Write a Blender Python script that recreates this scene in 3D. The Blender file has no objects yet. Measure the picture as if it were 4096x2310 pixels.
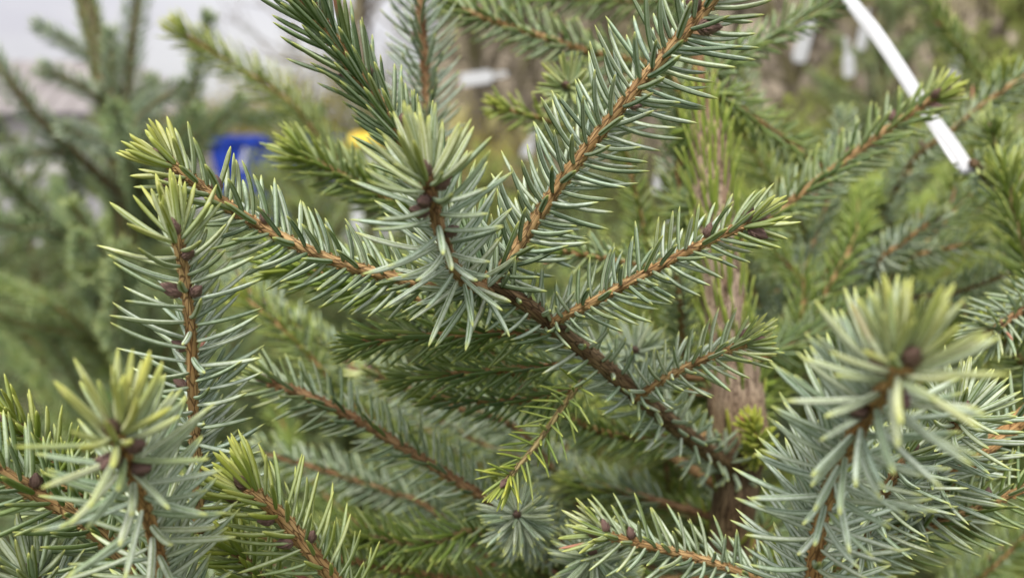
import bpy, math, random
import numpy as np
from mathutils import Vector, Matrix

rng = np.random.default_rng(11)
random.seed(11)
scene = bpy.context.scene
COL = scene.collection

# ------------------------------------------------------------------ camera
FPX = 3094.0                     # focal length in photo pixels (4096 wide)
CAM_H = 1.30
PITCH = math.radians(11.0)       # camera looks a little downwards
FOCUS = 0.218
cam_d = bpy.data.cameras.new('camera')
cam = bpy.data.objects.new('camera', cam_d)
COL.objects.link(cam)
cam.location = (0, 0, CAM_H)
cam.rotation_euler = (math.radians(90) - PITCH, 0, 0)
cam_d.sensor_width = 36.0
cam_d.lens = 36.0 * FPX / 4096.0
cam_d.clip_start = 0.01
cam_d.clip_end = 500.0
cam_d.dof.use_dof = True
cam_d.dof.focus_distance = FOCUS
cam_d.dof.aperture_fstop = 7.6
scene.camera = cam
CAM = np.array([0, 0, CAM_H])
RIGHT = np.array([1.0, 0, 0])
UP = np.array([0, math.sin(PITCH), math.cos(PITCH)])
FWD = np.array([0, math.cos(PITCH), -math.sin(PITCH)])


def P(px, py, d):
    """photo pixel + depth along the view axis (m) -> world point"""
    return CAM + d * ((px - 2048.0) / FPX * RIGHT + (1155.0 - py) / FPX * UP + FWD)


def project(p):
    v = np.asarray(p) - CAM
    z = v @ FWD
    return 2048 + FPX * (v @ RIGHT) / z, 1155 - FPX * (v @ UP) / z, z


# ------------------------------------------------------------------ world, sun, exposure
SUN_EL, SUN_AZ = math.radians(58), math.radians(200)      # high, behind the camera, behind cloud
world = bpy.data.worlds.new('World')
scene.world = world
world.use_nodes = True
wn, wl = world.node_tree.nodes, world.node_tree.links
wn.clear()
w_out = wn.new('ShaderNodeOutputWorld')
w_bg = wn.new('ShaderNodeBackground')
w_sky = wn.new('ShaderNodeTexSky')
w_sky.sky_type = 'NISHITA'
w_sky.sun_disc = False
w_sky.sun_elevation = SUN_EL
w_sky.sun_rotation = SUN_AZ
w_sky.dust_density = 4.0
w_hsv = wn.new('ShaderNodeHueSaturation')
w_hsv.inputs['Saturation'].default_value = 0.12
w_tc = wn.new('ShaderNodeTexCoord')
w_map = wn.new('ShaderNodeMapping')
w_map.inputs['Scale'].default_value = (1.0, 1.0, 3.2)
w_noise = wn.new('ShaderNodeTexNoise')
w_noise.inputs['Scale'].default_value = 2.6
w_noise.inputs['Detail'].default_value = 5.0
w_ramp = wn.new('ShaderNodeValToRGB')
w_ramp.color_ramp.elements[0].position = 0.36
w_ramp.color_ramp.elements[0].color = (2.5, 2.46, 2.72, 1)
w_ramp.color_ramp.elements[1].position = 0.66
w_ramp.color_ramp.elements[1].color = (3.3, 3.3, 3.33, 1)
w_mix = wn.new('ShaderNodeMixRGB')
w_mix.inputs['Fac'].default_value = 0.9            # unbroken cloud cover
# standard overcast sky: luminance rises evenly from the horizon to the zenith
w_sep = wn.new('ShaderNodeSeparateXYZ')
w_cie = wn.new('ShaderNodeMapRange')
w_cie.inputs['From Min'].default_value = 0.0
w_cie.inputs['From Max'].default_value = 1.0
w_cie.inputs['To Min'].default_value = 1.0
w_cie.inputs['To Max'].default_value = 2.8
w_mul = wn.new('ShaderNodeVectorMath')
w_mul.operation = 'SCALE'
wl.new(w_tc.outputs['Generated'], w_sep.inputs[0])
wl.new(w_sep.outputs['Z'], w_cie.inputs['Value'])
wl.new(w_ramp.outputs['Color'], w_mul.inputs[0])
wl.new(w_cie.outputs['Result'], w_mul.inputs['Scale'])
wl.new(w_sky.outputs['Color'], w_hsv.inputs['Color'])
wl.new(w_tc.outputs['Generated'], w_map.inputs['Vector'])
wl.new(w_map.outputs['Vector'], w_noise.inputs['Vector'])
wl.new(w_noise.outputs['Fac'], w_ramp.inputs['Fac'])
wl.new(w_hsv.outputs['Color'], w_mix.inputs['Color1'])
wl.new(w_mul.outputs['Vector'], w_mix.inputs['Color2'])
wl.new(w_mix.outputs['Color'], w_bg.inputs['Color'])
w_bg.inputs['Strength'].default_value = 0.10
wl.new(w_bg.outputs['Background'], w_out.inputs['Surface'])

sun_d = bpy.data.lights.new('sun', 'SUN')
sun_d.energy = 1.5
sun_d.angle = math.radians(18)
sun_d.color = (1.0, 0.965, 0.91)
sun = bpy.data.objects.new('sun', sun_d)
COL.objects.link(sun)
sv = Vector((math.cos(SUN_EL) * math.sin(SUN_AZ), math.cos(SUN_EL) * math.cos(SUN_AZ), math.sin(SUN_EL)))
sun.rotation_euler = sv.to_track_quat('Z', 'Y').to_euler()
sun.location = (0, -3, 8)

scene.view_settings.view_transform = 'Standard'
scene.view_settings.look = 'None'
scene.view_settings.gamma = 1.0
scene.view_settings.exposure = 1.2
scene.render.engine = 'CYCLES'
scene.cycles.use_denoising = True
scene.cycles.max_bounces = 6
scene.cycles.diffuse_bounces = 3
scene.cycles.transmission_bounces = 4
scene.cycles.use_adaptive_sampling = True


# ------------------------------------------------------------------ material helpers
def new_mat(name):
    m = bpy.data.materials.new(name)
    m.use_nodes = True
    nt = m.node_tree
    return m, nt.nodes, nt.links, nt.nodes['Principled BSDF']


def math_node(n, l, op, a, b=None, clamp=False):
    x = n.new('ShaderNodeMath')
    x.operation = op
    x.use_clamp = clamp
    for i, v in enumerate((a, b)):
        if v is None:
            continue
        if isinstance(v, (int, float)):
            x.inputs[i].default_value = v
        else:
            l.new(v, x.inputs[i])
    return x.outputs[0]


def smooth(n, l, v, lo, hi):
    x = n.new('ShaderNodeMapRange')
    x.interpolation_type = 'SMOOTHSTEP'
    l.new(v, x.inputs['Value'])
    x.inputs['From Min'].default_value = lo
    x.inputs['From Max'].default_value = hi
    return x.outputs['Result']


def mix_col(n, l, f, a, b, blend='MIX'):
    x = n.new('ShaderNodeMixRGB')
    x.blend_type = blend
    for i, v in zip(('Fac', 'Color1', 'Color2'), (f, a, b)):
        if isinstance(v, (int, float)):
            x.inputs[i].default_value = v
        elif isinstance(v, tuple):
            x.inputs[i].default_value = v + (1,) if len(v) == 3 else v
        else:
            l.new(v, x.inputs[i])
    return x.outputs['Color']


def needle_material():
    m, n, l, b = new_mat('spruce_needle')
    at = n.new('ShaderNodeAttribute'); at.attribute_name = 'ndl'     # t along, across, side, random
    sp = n.new('ShaderNodeSeparateColor'); l.new(at.outputs['Color'], sp.inputs[0])
    t, ac, side, rnd = sp.outputs[0], sp.outputs[1], sp.outputs[2], at.outputs['Alpha']
    a2 = n.new('ShaderNodeAttribute'); a2.attribute_name = 'tint'    # yellow, glaucous, warm green
    s2 = n.new('ShaderNodeSeparateColor'); l.new(a2.outputs['Color'], s2.inputs[0])
    yel, glau, lush = s2.outputs
    tc = n.new('ShaderNodeTexCoord')
    nz = n.new('ShaderNodeTexNoise'); nz.inputs['Scale'].default_value = 900; nz.inputs['Detail'].default_value = 3
    l.new(tc.outputs['Object'], nz.inputs['Vector'])
    # lower (outer) face: dark glossy green; upper face: two waxy blue-white bands each side of a green midrib
    dark = mix_col(n, l, rnd, (0.026, 0.060, 0.016), (0.068, 0.115, 0.028))
    dark = mix_col(n, l, lush, dark, (0.155, 0.235, 0.034))
    wax = mix_col(n, l, rnd, (0.37, 0.46, 0.36), (0.58, 0.64, 0.535))
    greenband = mix_col(n, l, rnd, (0.14, 0.225, 0.05), (0.255, 0.355, 0.085))
    wax = mix_col(n, l, glau, greenband, wax)
    mott = math_node(n, l, 'MULTIPLY', smooth(n, l, nz.outputs['Fac'], 0.30, 0.62), 1.0)
    wv = n.new('ShaderNodeHueSaturation')
    l.new(wax, wv.inputs['Color'])
    l.new(math_node(n, l, 'ADD', math_node(n, l, 'MULTIPLY', mott, 0.25), 0.84), wv.inputs['Value'])
    x = math_node(n, l, 'ABSOLUTE', math_node(n, l, 'SUBTRACT', ac, 0.5))
    mid = math_node(n, l, 'SUBTRACT', 1.0, smooth(n, l, x, 0.05, 0.13))
    edge = smooth(n, l, x, 0.36, 0.47)
    rib = mix_col(n, l, rnd, (0.065, 0.135, 0.040), (0.135, 0.20, 0.055))
    up = mix_col(n, l, math_node(n, l, 'MULTIPLY', mid, 0.9), wv.outputs['Color'], rib)
    up = mix_col(n, l, math_node(n, l, 'MULTIPLY', edge, 0.45), up, mix_col(n, l, 0.5, rib, (0.24, 0.31, 0.08)))
    # the lower face has faint bands of its own
    lowband = math_node(n, l, 'MULTIPLY', math_node(n, l, 'MULTIPLY', smooth(n, l, x, 0.10, 0.2), math_node(n, l, 'SUBTRACT', 1.0, edge)), glau)
    low = mix_col(n, l, math_node(n, l, 'MULTIPLY', lowband, 0.55), dark, wv.outputs['Color'])
    col = mix_col(n, l, smooth(n, l, side, 0.30, 0.62), low, up)
    # yellowing and tips
    ycol = mix_col(n, l, rnd, (0.31, 0.35, 0.035), (0.55, 0.52, 0.075))
    yf = math_node(n, l, 'MULTIPLY', yel, math_node(n, l, 'ADD', math_node(n, l, 'MULTIPLY', t, 0.65), 0.35), True)
    col = mix_col(n, l, yf, col, ycol)
    col = mix_col(n, l, math_node(n, l, 'MULTIPLY', smooth(n, l, t, 0.82, 0.97), 0.75), col, (0.46, 0.50, 0.13))
    col = mix_col(n, l, math_node(n, l, 'MULTIPLY', smooth(n, l, t, 0.965, 1.0), 0.6), col, (0.58, 0.47, 0.18))
    col = mix_col(n, l, math_node(n, l, 'SUBTRACT', 1.0, smooth(n, l, t, 0.0, 0.05)), col, (0.33, 0.24, 0.08))
    # one needle in a few hundred is dead and rusty
    dead = smooth(n, l, rnd, 0.9965, 0.9970)
    col = mix_col(n, l, math_node(n, l, 'MULTIPLY', dead, smooth(n, l, t, 0.35, 0.6)), col, (0.42, 0.20, 0.13))
    l.new(col, b.inputs['Base Color'])
    b.inputs['Roughness'].default_value = 0.58
    b.inputs['Specular IOR Level'].default_value = 0.2
    bp = n.new('ShaderNodeBump'); bp.inputs['Strength'].default_value = 0.15; bp.inputs['Distance'].default_value = 0.0002
    l.new(nz.outputs['Fac'], bp.inputs['Height'])
    l.new(bp.outputs['Normal'], b.inputs['Normal'])
    return m


def bark_material():
    m, n, l, b = new_mat('spruce_bark')
    at = n.new('ShaderNodeAttribute'); at.attribute_name = 'bark'
    ac = n.new('ShaderNodeAttribute'); ac.attribute_name = 'bcol'
    mp = n.new('ShaderNodeMapping'); mp.inputs['Scale'].default_value = (1, 1, 0.17)
    l.new(at.outputs['Vector'], mp.inputs['Vector'])
    vo = n.new('ShaderNodeTexVoronoi'); vo.feature = 'DISTANCE_TO_EDGE'; vo.inputs['Scale'].default_value = 900
    l.new(mp.outputs['Vector'], vo.inputs['Vector'])
    nz = n.new('ShaderNodeTexNoise'); nz.inputs['Scale'].default_value = 420; nz.inputs['Detail'].default_value = 6
    l.new(mp.outputs['Vector'], nz.inputs['Vector'])
    nb = n.new('ShaderNodeTexNoise'); nb.inputs['Scale'].default_value = 90; nb.inputs['Detail'].default_value = 3
    l.new(at.outputs['Vector'], nb.inputs['Vector'])
    crack = math_node(n, l, 'SUBTRACT', 1.0, smooth(n, l, vo.outputs['Distance'], 0.01, 0.10))
    col = mix_col(n, l, smooth(n, l, nz.outputs['Fac'], 0.3, 0.72), mix_col(n, l, 1.0, ac.outputs['Color'], (0.55, 0.50, 0.46), 'MULTIPLY'),
                  mix_col(n, l, 0.30, ac.outputs['Color'], (0.62, 0.45, 0.25)))
    col = mix_col(n, l, math_node(n, l, 'MULTIPLY', smooth(n, l, nb.outputs['Fac'], 0.48, 0.7), 0.5), col,
                  mix_col(n, l, 1.0, col, (0.55, 0.42, 0.36), 'MULTIPLY'))
    col = mix_col(n, l, math_node(n, l, 'MULTIPLY', crack, 0.8), col, mix_col(n, l, 1.0, ac.outputs['Color'], (0.16, 0.11, 0.09), 'MULTIPLY'))
    l.new(col, b.inputs['Base Color'])
    b.inputs['Roughness'].default_value = 0.7
    b.inputs['Specular IOR Level'].default_value = 0.3
    h = math_node(n, l, 'SUBTRACT', math_node(n, l, 'MULTIPLY', nz.outputs['Fac'], 0.6), crack)
    bp = n.new('ShaderNodeBump'); bp.inputs['Strength'].default_value = 0.7; bp.inputs['Distance'].default_value = 0.0004
    l.new(h, bp.inputs['Height']); l.new(bp.outputs['Normal'], b.inputs['Normal'])
    return m


def noisy(name, c1, c2, scale, rough=0.8, spec=0.3, bump=0.0, detail=4, c3=None):
    m, n, l, b = new_mat(name)
    tc = n.new('ShaderNodeTexCoord')
    nz = n.new('ShaderNodeTexNoise'); nz.inputs['Scale'].default_value = scale; nz.inputs['Detail'].default_value = detail
    l.new(tc.outputs['Object'], nz.inputs['Vector'])
    col = mix_col(n, l, smooth(n, l, nz.outputs['Fac'], 0.32, 0.68), c1, c2)
    if c3:
        n2 = n.new('ShaderNodeTexNoise'); n2.inputs['Scale'].default_value = scale * 0.23; n2.inputs['Detail'].default_value = 3
        l.new(tc.outputs['Object'], n2.inputs['Vector'])
        col = mix_col(n, l, smooth(n, l, n2.outputs['Fac'], 0.45, 0.65), col, c3)
    l.new(col, b.inputs['Base Color'])
    b.inputs['Roughness'].default_value = rough
    b.inputs['Specular IOR Level'].default_value = spec
    if bump:
        bp = n.new('ShaderNodeBump'); bp.inputs['Strength'].default_value = bump; bp.inputs['Distance'].default_value = 0.3 / scale
        l.new(nz.outputs['Fac'], bp.inputs['Height']); l.new(bp.outputs['Normal'], b.inputs['Normal'])
    return m


M_NEEDLE = needle_material()
M_BARK = bark_material()
M_BUD = noisy('bud_scale', (0.12, 0.062, 0.052), (0.31, 0.175, 0.14), 520, 0.6, 0.35, 0.5, c3=(0.27, 0.19, 0.16))
M_WHITE = noisy('white_plastic', (0.64, 0.64, 0.66), (0.70, 0.70, 0.72), 60, 0.42, 0.4)
M_GROUND = noisy('soil_and_grass', (0.035, 0.05, 0.016), (0.085, 0.075, 0.04), 9, 0.95, 0.1, 0.6, 8, c3=(0.05, 0.085, 0.022))
M_ASPHALT = noisy('asphalt', (0.17, 0.165, 0.17), (0.24, 0.23, 0.235), 14, 0.9, 0.2, 0.2, 8)
M_WOOD = noisy('grey_brown_twigs', (0.13, 0.105, 0.08), (0.26, 0.215, 0.165), 6, 0.9, 0.15, c3=(0.17, 0.15, 0.075))
M_WILLOW = noisy('yellow_spring_leaf', (0.26, 0.22, 0.045), (0.42, 0.36, 0.085), 3, 0.7, 0.2)
M_LEAF = noisy('olive_spring_leaf', (0.10, 0.14, 0.03), (0.22, 0.24, 0.06), 3, 0.7, 0.2)
M_BLUE = noisy('blue_paint', (0.011, 0.042, 0.33), (0.018, 0.06, 0.43), 5, 0.4, 0.4)
M_YELLOW = noisy('yellow_plastic', (0.62, 0.42, 0.02), (0.75, 0.52, 0.04), 6, 0.45, 0.4)
M_ROOF = noisy('mauve_grey_roof', (0.225, 0.202, 0.196), (0.27, 0.243, 0.236), 1.5, 0.7, 0.3)
M_WALL = noisy('pale_render', (0.52, 0.50, 0.48), (0.60, 0.58, 0.56), 2.0, 0.85, 0.2)
M_DARK = noisy('dark_metal', (0.03, 0.03, 0.035), (0.06, 0.06, 0.065), 20, 0.5, 0.4)
M_GLASS = noisy('window_glass', (0.04, 0.05, 0.06), (0.07, 0.08, 0.09), 3, 0.08, 0.6)


# ------------------------------------------------------------------ mesh helpers
def build(name, verts, quads=None, tris=None, mat=None, parent=None, attrs=None, smooth_faces=True, kind=None):
    """one mesh object from numpy arrays"""
    me = mesh_data(name, verts, quads, tris, mat, attrs, smooth_faces)
    return link(name, me, parent, kind)


def mesh_data(name, verts, quads=None, tris=None, mat=None, attrs=None, smooth_faces=True):
    me = bpy.data.meshes.new(name)
    verts = np.asarray(verts, dtype=np.float32).reshape(-1, 3)
    q = np.asarray(quads if quads is not None else [], dtype=np.int32).reshape(-1, 4)
    t = np.asarray(tris if tris is not None else [], dtype=np.int32).reshape(-1, 3)
    me.vertices.add(len(verts)); me.vertices.foreach_set('co', verts.ravel())
    nl = q.size + t.size
    me.loops.add(nl); me.loops.foreach_set('vertex_index', np.concatenate([q.ravel(), t.ravel()]))
    me.polygons.add(len(q) + len(t))
    tot = np.concatenate([np.full(len(q), 4), np.full(len(t), 3)]).astype(np.int32)
    st = np.concatenate([[0], np.cumsum(tot)[:-1]]).astype(np.int32) if len(tot) else tot
    me.polygons.foreach_set('loop_start', st)
    me.polygons.foreach_set('loop_total', tot)
    me.polygons.foreach_set('use_smooth', np.full(len(tot), smooth_faces))
    for k, (ty, data) in (attrs or {}).items():
        a = me.attributes.new(k, ty, 'POINT')
        a.data.foreach_set('color' if ty == 'FLOAT_COLOR' else 'vector', np.asarray(data, dtype=np.float32).ravel())
    if mat:
        me.materials.append(mat)
    me.update(calc_edges=True)
    return me


def link(name, me, parent=None, kind=None):
    o = bpy.data.objects.new(name, me)
    COL.objects.link(o)
    if parent:
        o.parent = parent
    if kind:
        o['kind'] = kind
    return o


def thing(name, label, cat, loc=(0, 0, 0), group=None):
    o = bpy.data.objects.new(name, None)
    o.empty_display_size = 0.05
    COL.objects.link(o)
    o.location = tuple(loc)
    o['label'] = label
    o['category'] = cat
    if group:
        o['group'] = group
    return o


def unit(v):
    v = np.asarray(v, float)
    return v / np.maximum(np.linalg.norm(v, axis=-1, keepdims=True), 1e-9)


def spline(pts, step):
    """Catmull-Rom through pts, resampled evenly"""
    p = np.asarray(pts, float)
    p = np.vstack([2 * p[0] - p[1], p, 2 * p[-1] - p[-2]])
    out = []
    for i in range(1, len(p) - 2):
        t = np.linspace(0, 1, 24, endpoint=False)[:, None]
        a, b, c, d = p[i - 1], p[i], p[i + 1], p[i + 2]
        out.append(0.5 * (2 * b + (c - a) * t + (2 * a - 5 * b + 4 * c - d) * t ** 2 + (3 * b - a - 3 * c + d) * t ** 3))
    out = np.vstack(out + [p[-2][None]])
    s = np.concatenate([[0], np.cumsum(np.linalg.norm(np.diff(out, axis=0), axis=1))])
    n = max(3, int(s[-1] / step) + 1)
    si = np.linspace(0, s[-1], n)
    q = np.stack([np.interp(si, s, out[:, k]) for k in range(3)], 1)
    return q, si


def frames(q):
    T = unit(np.gradient(q, axis=0))
    A = np.zeros_like(T)
    a = np.cross(T[0], [0.3, 0.2, 1.0])
    for i in range(len(T)):
        a = a - (a @ T[i]) * T[i]
        a = a / max(np.linalg.norm(a), 1e-9)
        A[i] = a
    return T, A, np.cross(T, A)


class Geo:
    """collects vertices, quads, tris and per-vertex attributes"""
    def __init__(self):
        self.v, self.q, self.t, self.bark, self.bcol, self.n = [], [], [], [], [], 0

    def add(self, v, q=None, t=None, bark=None, bcol=None):
        v = np.asarray(v, float).reshape(-1, 3)
        self.v.append(v)
        if q is not None and len(q):
            self.q.append(np.asarray(q).reshape(-1, 4) + self.n)
        if t is not None and len(t):
            self.t.append(np.asarray(t).reshape(-1, 3) + self.n)
        self.bark.append(np.zeros((len(v), 3)) if bark is None else np.asarray(bark).reshape(-1, 3))
        self.bcol.append(np.tile(np.array([0.3, 0.2, 0.1, 1.0]), (len(v), 1)) if bcol is None else bcol)
        self.n += len(v)

    def done(self, name, mat, parent=None, origin=(0, 0, 0), kind=None, attrs=True, smooth_faces=True):
        v = np.vstack(self.v) - np.asarray(origin)
        at = {'bark': ('FLOAT_VECTOR', np.vstack(self.bark)), 'bcol': ('FLOAT_COLOR', np.vstack(self.bcol))} if attrs else None
        return build(name, v, np.vstack(self.q) if self.q else None, np.vstack(self.t) if self.t else None, mat, parent, at, smooth_faces, kind)


def tube(g, q, s, rad, sides, col, rough=0.0, seed=0.0):
    """swept tube with uneven bark, capped at both ends"""
    T, A, B = frames(q)
    n = len(q)
    ang = np.linspace(0, 2 * np.pi, sides, endpoint=False)
    rad = np.broadcast_to(rad, (n,))
    r = rad[:, None] * (1 + rough * (np.sin(ang[None] * 3 + s[:, None] * 900 + seed) * 0.5 + rng.normal(0, 0.6, (n, sides))))
    ring = q[:, None] + r[..., None] * (np.cos(ang)[None, :, None] * A[:, None] + np.sin(ang)[None, :, None] * B[:, None])
    bark = np.stack([np.cos(ang)[None] * rad[:, None], np.sin(ang)[None] * rad[:, None], np.broadcast_to((s + seed)[:, None], (n, sides))], -1)
    v = np.vstack([ring.reshape(-1, 3), q[:1], q[-1:]])
    bk = np.vstack([bark.reshape(-1, 3), [[0, 0, s[0] + seed]], [[0, 0, s[-1] + seed]]])
    col = np.asarray(col, float)
    cc = np.broadcast_to(col if col.ndim == 2 else col[None], (n, 3))
    bc = np.ones((n * sides + 2, 4))
    bc[:n * sides, :3] = np.repeat(cc, sides, 0)
    bc[-2, :3], bc[-1, :3] = cc[0], cc[-1]
    i = np.arange(n - 1)[:, None] * sides
    k = np.arange(sides)[None]
    k2 = (k + 1) % sides
    quads = np.stack([i + k, i + k2, i + sides + k2, i + sides + k], -1).reshape(-1, 4)
    c0, c1 = n * sides, n * sides + 1
    k, k2 = k[0], k2[0]
    e = (n - 1) * sides
    tris = np.vstack([np.stack([np.full(sides, c0), k2, k], 1), np.stack([np.full(sides, c1), e + k, e + k2], 1)])
    g.add(v, quads, tris, bk, bc)


# cross-sections of a needle: (across, side)
SEC = {8: np.array([(-.5, 0), (-.28, .25), (0, .41), (.28, .25), (.5, 0), (.28, -.25), (0, -.41), (-.28, -.25)]),
       6: np.array([(-.5, 0), (-.2, .32), (.2, .32), (.5, 0), (.2, -.32), (-.2, -.32)]),
       4: np.array([(-.5, 0), (0, .40), (.5, 0), (0, -.40)]),
       3: np.array([(-.5, 0.1), (.5, 0.1), (0, -.42)])}
TV = {8: np.array([0, .06, .2, .38, .56, .74, .87, .955]), 6: np.array([0, .08, .3, .55, .8, .94]), 4: np.array([0, .3, .75]), 3: np.array([0, .6])}


def wprof(t):
    return np.interp(t, [0, .06, .2, .5, .74, .87, .955, 1], [.55, .80, .95, 1, .93, .72, .36, .04])


def needle_mesh(nd, lod, sel=None):
    """arrays for the needles nd (dict of arrays)"""
    idx = np.arange(len(nd['L'])) if sel is None else sel
    b, d, c, nm = nd['b'][idx], nd['d'][idx], nd['c'][idx], nd['n'][idx]
    L, W, rnd, tint = nd['L'][idx], nd['W'][idx], nd['rnd'][idx], nd['tint'][idx]
    sec, tv = SEC[lod], TV[lod]
    n, S, K = len(idx), len(sec), len(tv)
    if n == 0:
        return None
    t = tv[None, :, None]
    pos = b[:, None] + L[:, None, None] * (d[:, None] * t + c[:, None] * t ** 2)
    T = unit(d[:, None] + 2 * c[:, None] * t)
    N = unit(nm[:, None] - np.sum(nm[:, None] * T, -1, keepdims=True) * T)
    B = np.cross(T, N)
    w = W[:, None] * wprof(tv)[None]
    ring = pos[:, :, None] + w[:, :, None, None] * (sec[None, None, :, 0:1] * B[:, :, None] + sec[None, None, :, 1:2] * N[:, :, None])
    tip = b + L[:, None] * (d + c)
    v = np.concatenate([ring.reshape(n, K * S, 3), tip[:, None]], 1)
    at = np.zeros((n, K * S + 1, 4))
    at[:, :-1, 0] = np.repeat(tv, S)[None]
    at[:, :-1, 1] = np.tile(sec[:, 0] + .5, K)[None]
    at[:, :-1, 2] = np.tile(sec[:, 1] / .84 + .5, K)[None]
    at[:, -1] = (1, .5, .5, 0)
    at[:, :, 3] = rnd[:, None]
    tt = np.repeat(tint[:, None], K * S + 1, 1)
    i = np.arange(K - 1)[:, None] * S
    k = np.arange(S)[None]
    k2 = (k + 1) % S
    q1 = np.stack([i + k, i + k2, i + S + k2, i + S + k], -1).reshape(-1, 4)
    e = (K - 1) * S
    t1 = np.stack([e + k[0], e + k2[0], np.full(S, K * S)], 1)
    off = (np.arange(n) * (K * S + 1))[:, None, None]
    return v.reshape(-1, 3), (q1[None] + off).reshape(-1, 4), (t1[None] + off).reshape(-1, 3), at.reshape(-1, 4), tt.reshape(-1, 4)


def needle_obj(name, nd, lod, parent, origin, sel=None, kind=None):
    r = needle_mesh(nd, lod, sel)
    if r is None:
        return None
    v, q, t, a, tt = r
    return build(name, v - np.asarray(origin), q, t, M_NEEDLE, parent, {'ndl': ('FLOAT_COLOR', a), 'tint': ('FLOAT_COLOR', tt)}, True, kind)


TAN = (0.50, 0.31, 0.125)
ORANGE = (0.52, 0.29, 0.10)
REDB = (0.36, 0.20, 0.09)
OLD = (0.20, 0.125, 0.065)
OLIVE = (0.30, 0.25, 0.09)


def grow(q, s, rad, dens=12.0, L=.017, W=.0015, ang=(72, 32), part=None, kpart=.5, curl=.16, up=.04, start=0.0, tipn=16,
         yel=.10, tipyel=.6, glau=.9, lush=.2, jit=5, seed=None):
    """needles set spirally round the stem q; dens is needles per cm"""
    r_ = np.random.default_rng(seed if seed is not None else int(rng.integers(1 << 30)))
    T, A, B = frames(q)
    tot = s[-1]
    n = max(2, int((tot - start) * 100 * dens))
    sp = start + (tot - start) * (np.arange(n) + r_.uniform(-.35, .35, n)) / n
    sp = np.clip(sp, 0, tot)
    phi = np.arange(n) * 2.39996 + r_.normal(0, .14, n)
    if tipn:
        sp = np.concatenate([sp, tot - np.abs(r_.normal(0, .0022, tipn))])
        phi = np.concatenate([phi, np.arange(tipn) * 2.39996 + r_.normal(0, .2, tipn)])
        n += tipn
    sp = np.clip(sp, 0, tot)
    f = sp / tot
    ip = np.stack([np.interp(sp, s, q[:, k]) for k in range(3)], 1)
    it = unit(np.stack([np.interp(sp, s, T[:, k]) for k in range(3)], 1))
    rr = np.interp(sp, s, np.broadcast_to(rad, (len(s),)))
    pd = np.asarray(part if part is not None else -FWD, float)
    if pd.ndim == 1:
        pd = np.broadcast_to(pd, ip.shape)
    a = pd - np.sum(pd * it, 1, keepdims=True) * it
    bad = np.linalg.norm(a, axis=1) < .12
    a[bad] = np.cross(it[bad], [0.9, .1, .3])
    a = unit(a)
    bb = np.cross(it, a)
    phi = (phi + np.pi) % (2 * np.pi) - np.pi
    phi = phi + kpart * np.sin(phi)
    o = np.cos(phi)[:, None] * a + np.sin(phi)[:, None] * bb
    mm = (tot - sp) * 1000
    th = ang[0] + (ang[1] * 1.25 - ang[0]) * np.exp(-mm / 8.0) + r_.normal(0, jit, n)
    if tipn:
        th[-tipn:] = ang[1] * r_.uniform(.25, 1.75, tipn)
    th = np.radians(th)
    d = unit(np.cos(th)[:, None] * it + np.sin(th)[:, None] * o)
    c = it * (curl * r_.uniform(.3, 1.5, n))[:, None] + np.array([0, 0, up]) + r_.normal(0, .035, (n, 3))
    c = c - np.sum(c * d, 1, keepdims=True) * d
    LL = L * r_.uniform(.78, 1.12, n) * np.interp(f, [0, .12, .6, .88, 1], [.72, .95, 1, .97, .80])
    nm = unit(it * np.sin(th)[:, None] - o * np.cos(th)[:, None] + r_.normal(0, .25, (n, 3)))
    ye = np.clip(yel + tipyel * np.exp(-mm / 8.0) + r_.normal(0, .07, n), 0, 1)
    tint = np.stack([ye, np.clip(glau + r_.normal(0, .12, n), 0, 1), np.clip(lush + r_.normal(0, .12, n), 0, 1), np.ones(n)], 1)
    return dict(b=ip + o * (rr * .92)[:, None], d=d, c=c, n=nm, L=LL, W=1.18 * W * r_.uniform(.85, 1.12, n), rnd=r_.uniform(0, 1, n), tint=tint,
                o=o, t=it)


def pegs(g, nd, col, size):
    """the small woody cushions that carry the needles"""
    n = len(nd['L'])
    ax = unit(nd['o'] * .75 + nd['t'] * .75)
    b = nd['b'] - nd['t'] * size * 1.3
    e1 = unit(np.cross(ax, nd['t']))
    e2 = np.cross(ax, e1)
    h = size * 1.7
    V = np.stack([b + e1 * size * .62, b + e2 * size * .9, b - e1 * size * .62, b - e2 * size * .9,
                  b + ax * h + e1 * size * .35, b + ax * h + e2 * size * .35, b + ax * h - e1 * size * .35, b + ax * h - e2 * size * .35], 1)
    Q = np.array([(0, 1, 5, 4), (1, 2, 6, 5), (2, 3, 7, 6), (3, 0, 4, 7), (4, 5, 6, 7)])
    off = (np.arange(n) * 8)[:, None, None]
    bc = np.ones((n * 8, 4)); bc[:, :3] = np.clip(np.asarray(col) * 1.15, 0, 1)
    bk = np.repeat(nd['b'] * 1.0, 8, 0) + np.tile(rng.normal(0, .0004, (8, 3)), (n, 1))
    g.add(V.reshape(-1, 3), (Q[None] + off).reshape(-1, 4), None, bk, bc)


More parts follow.
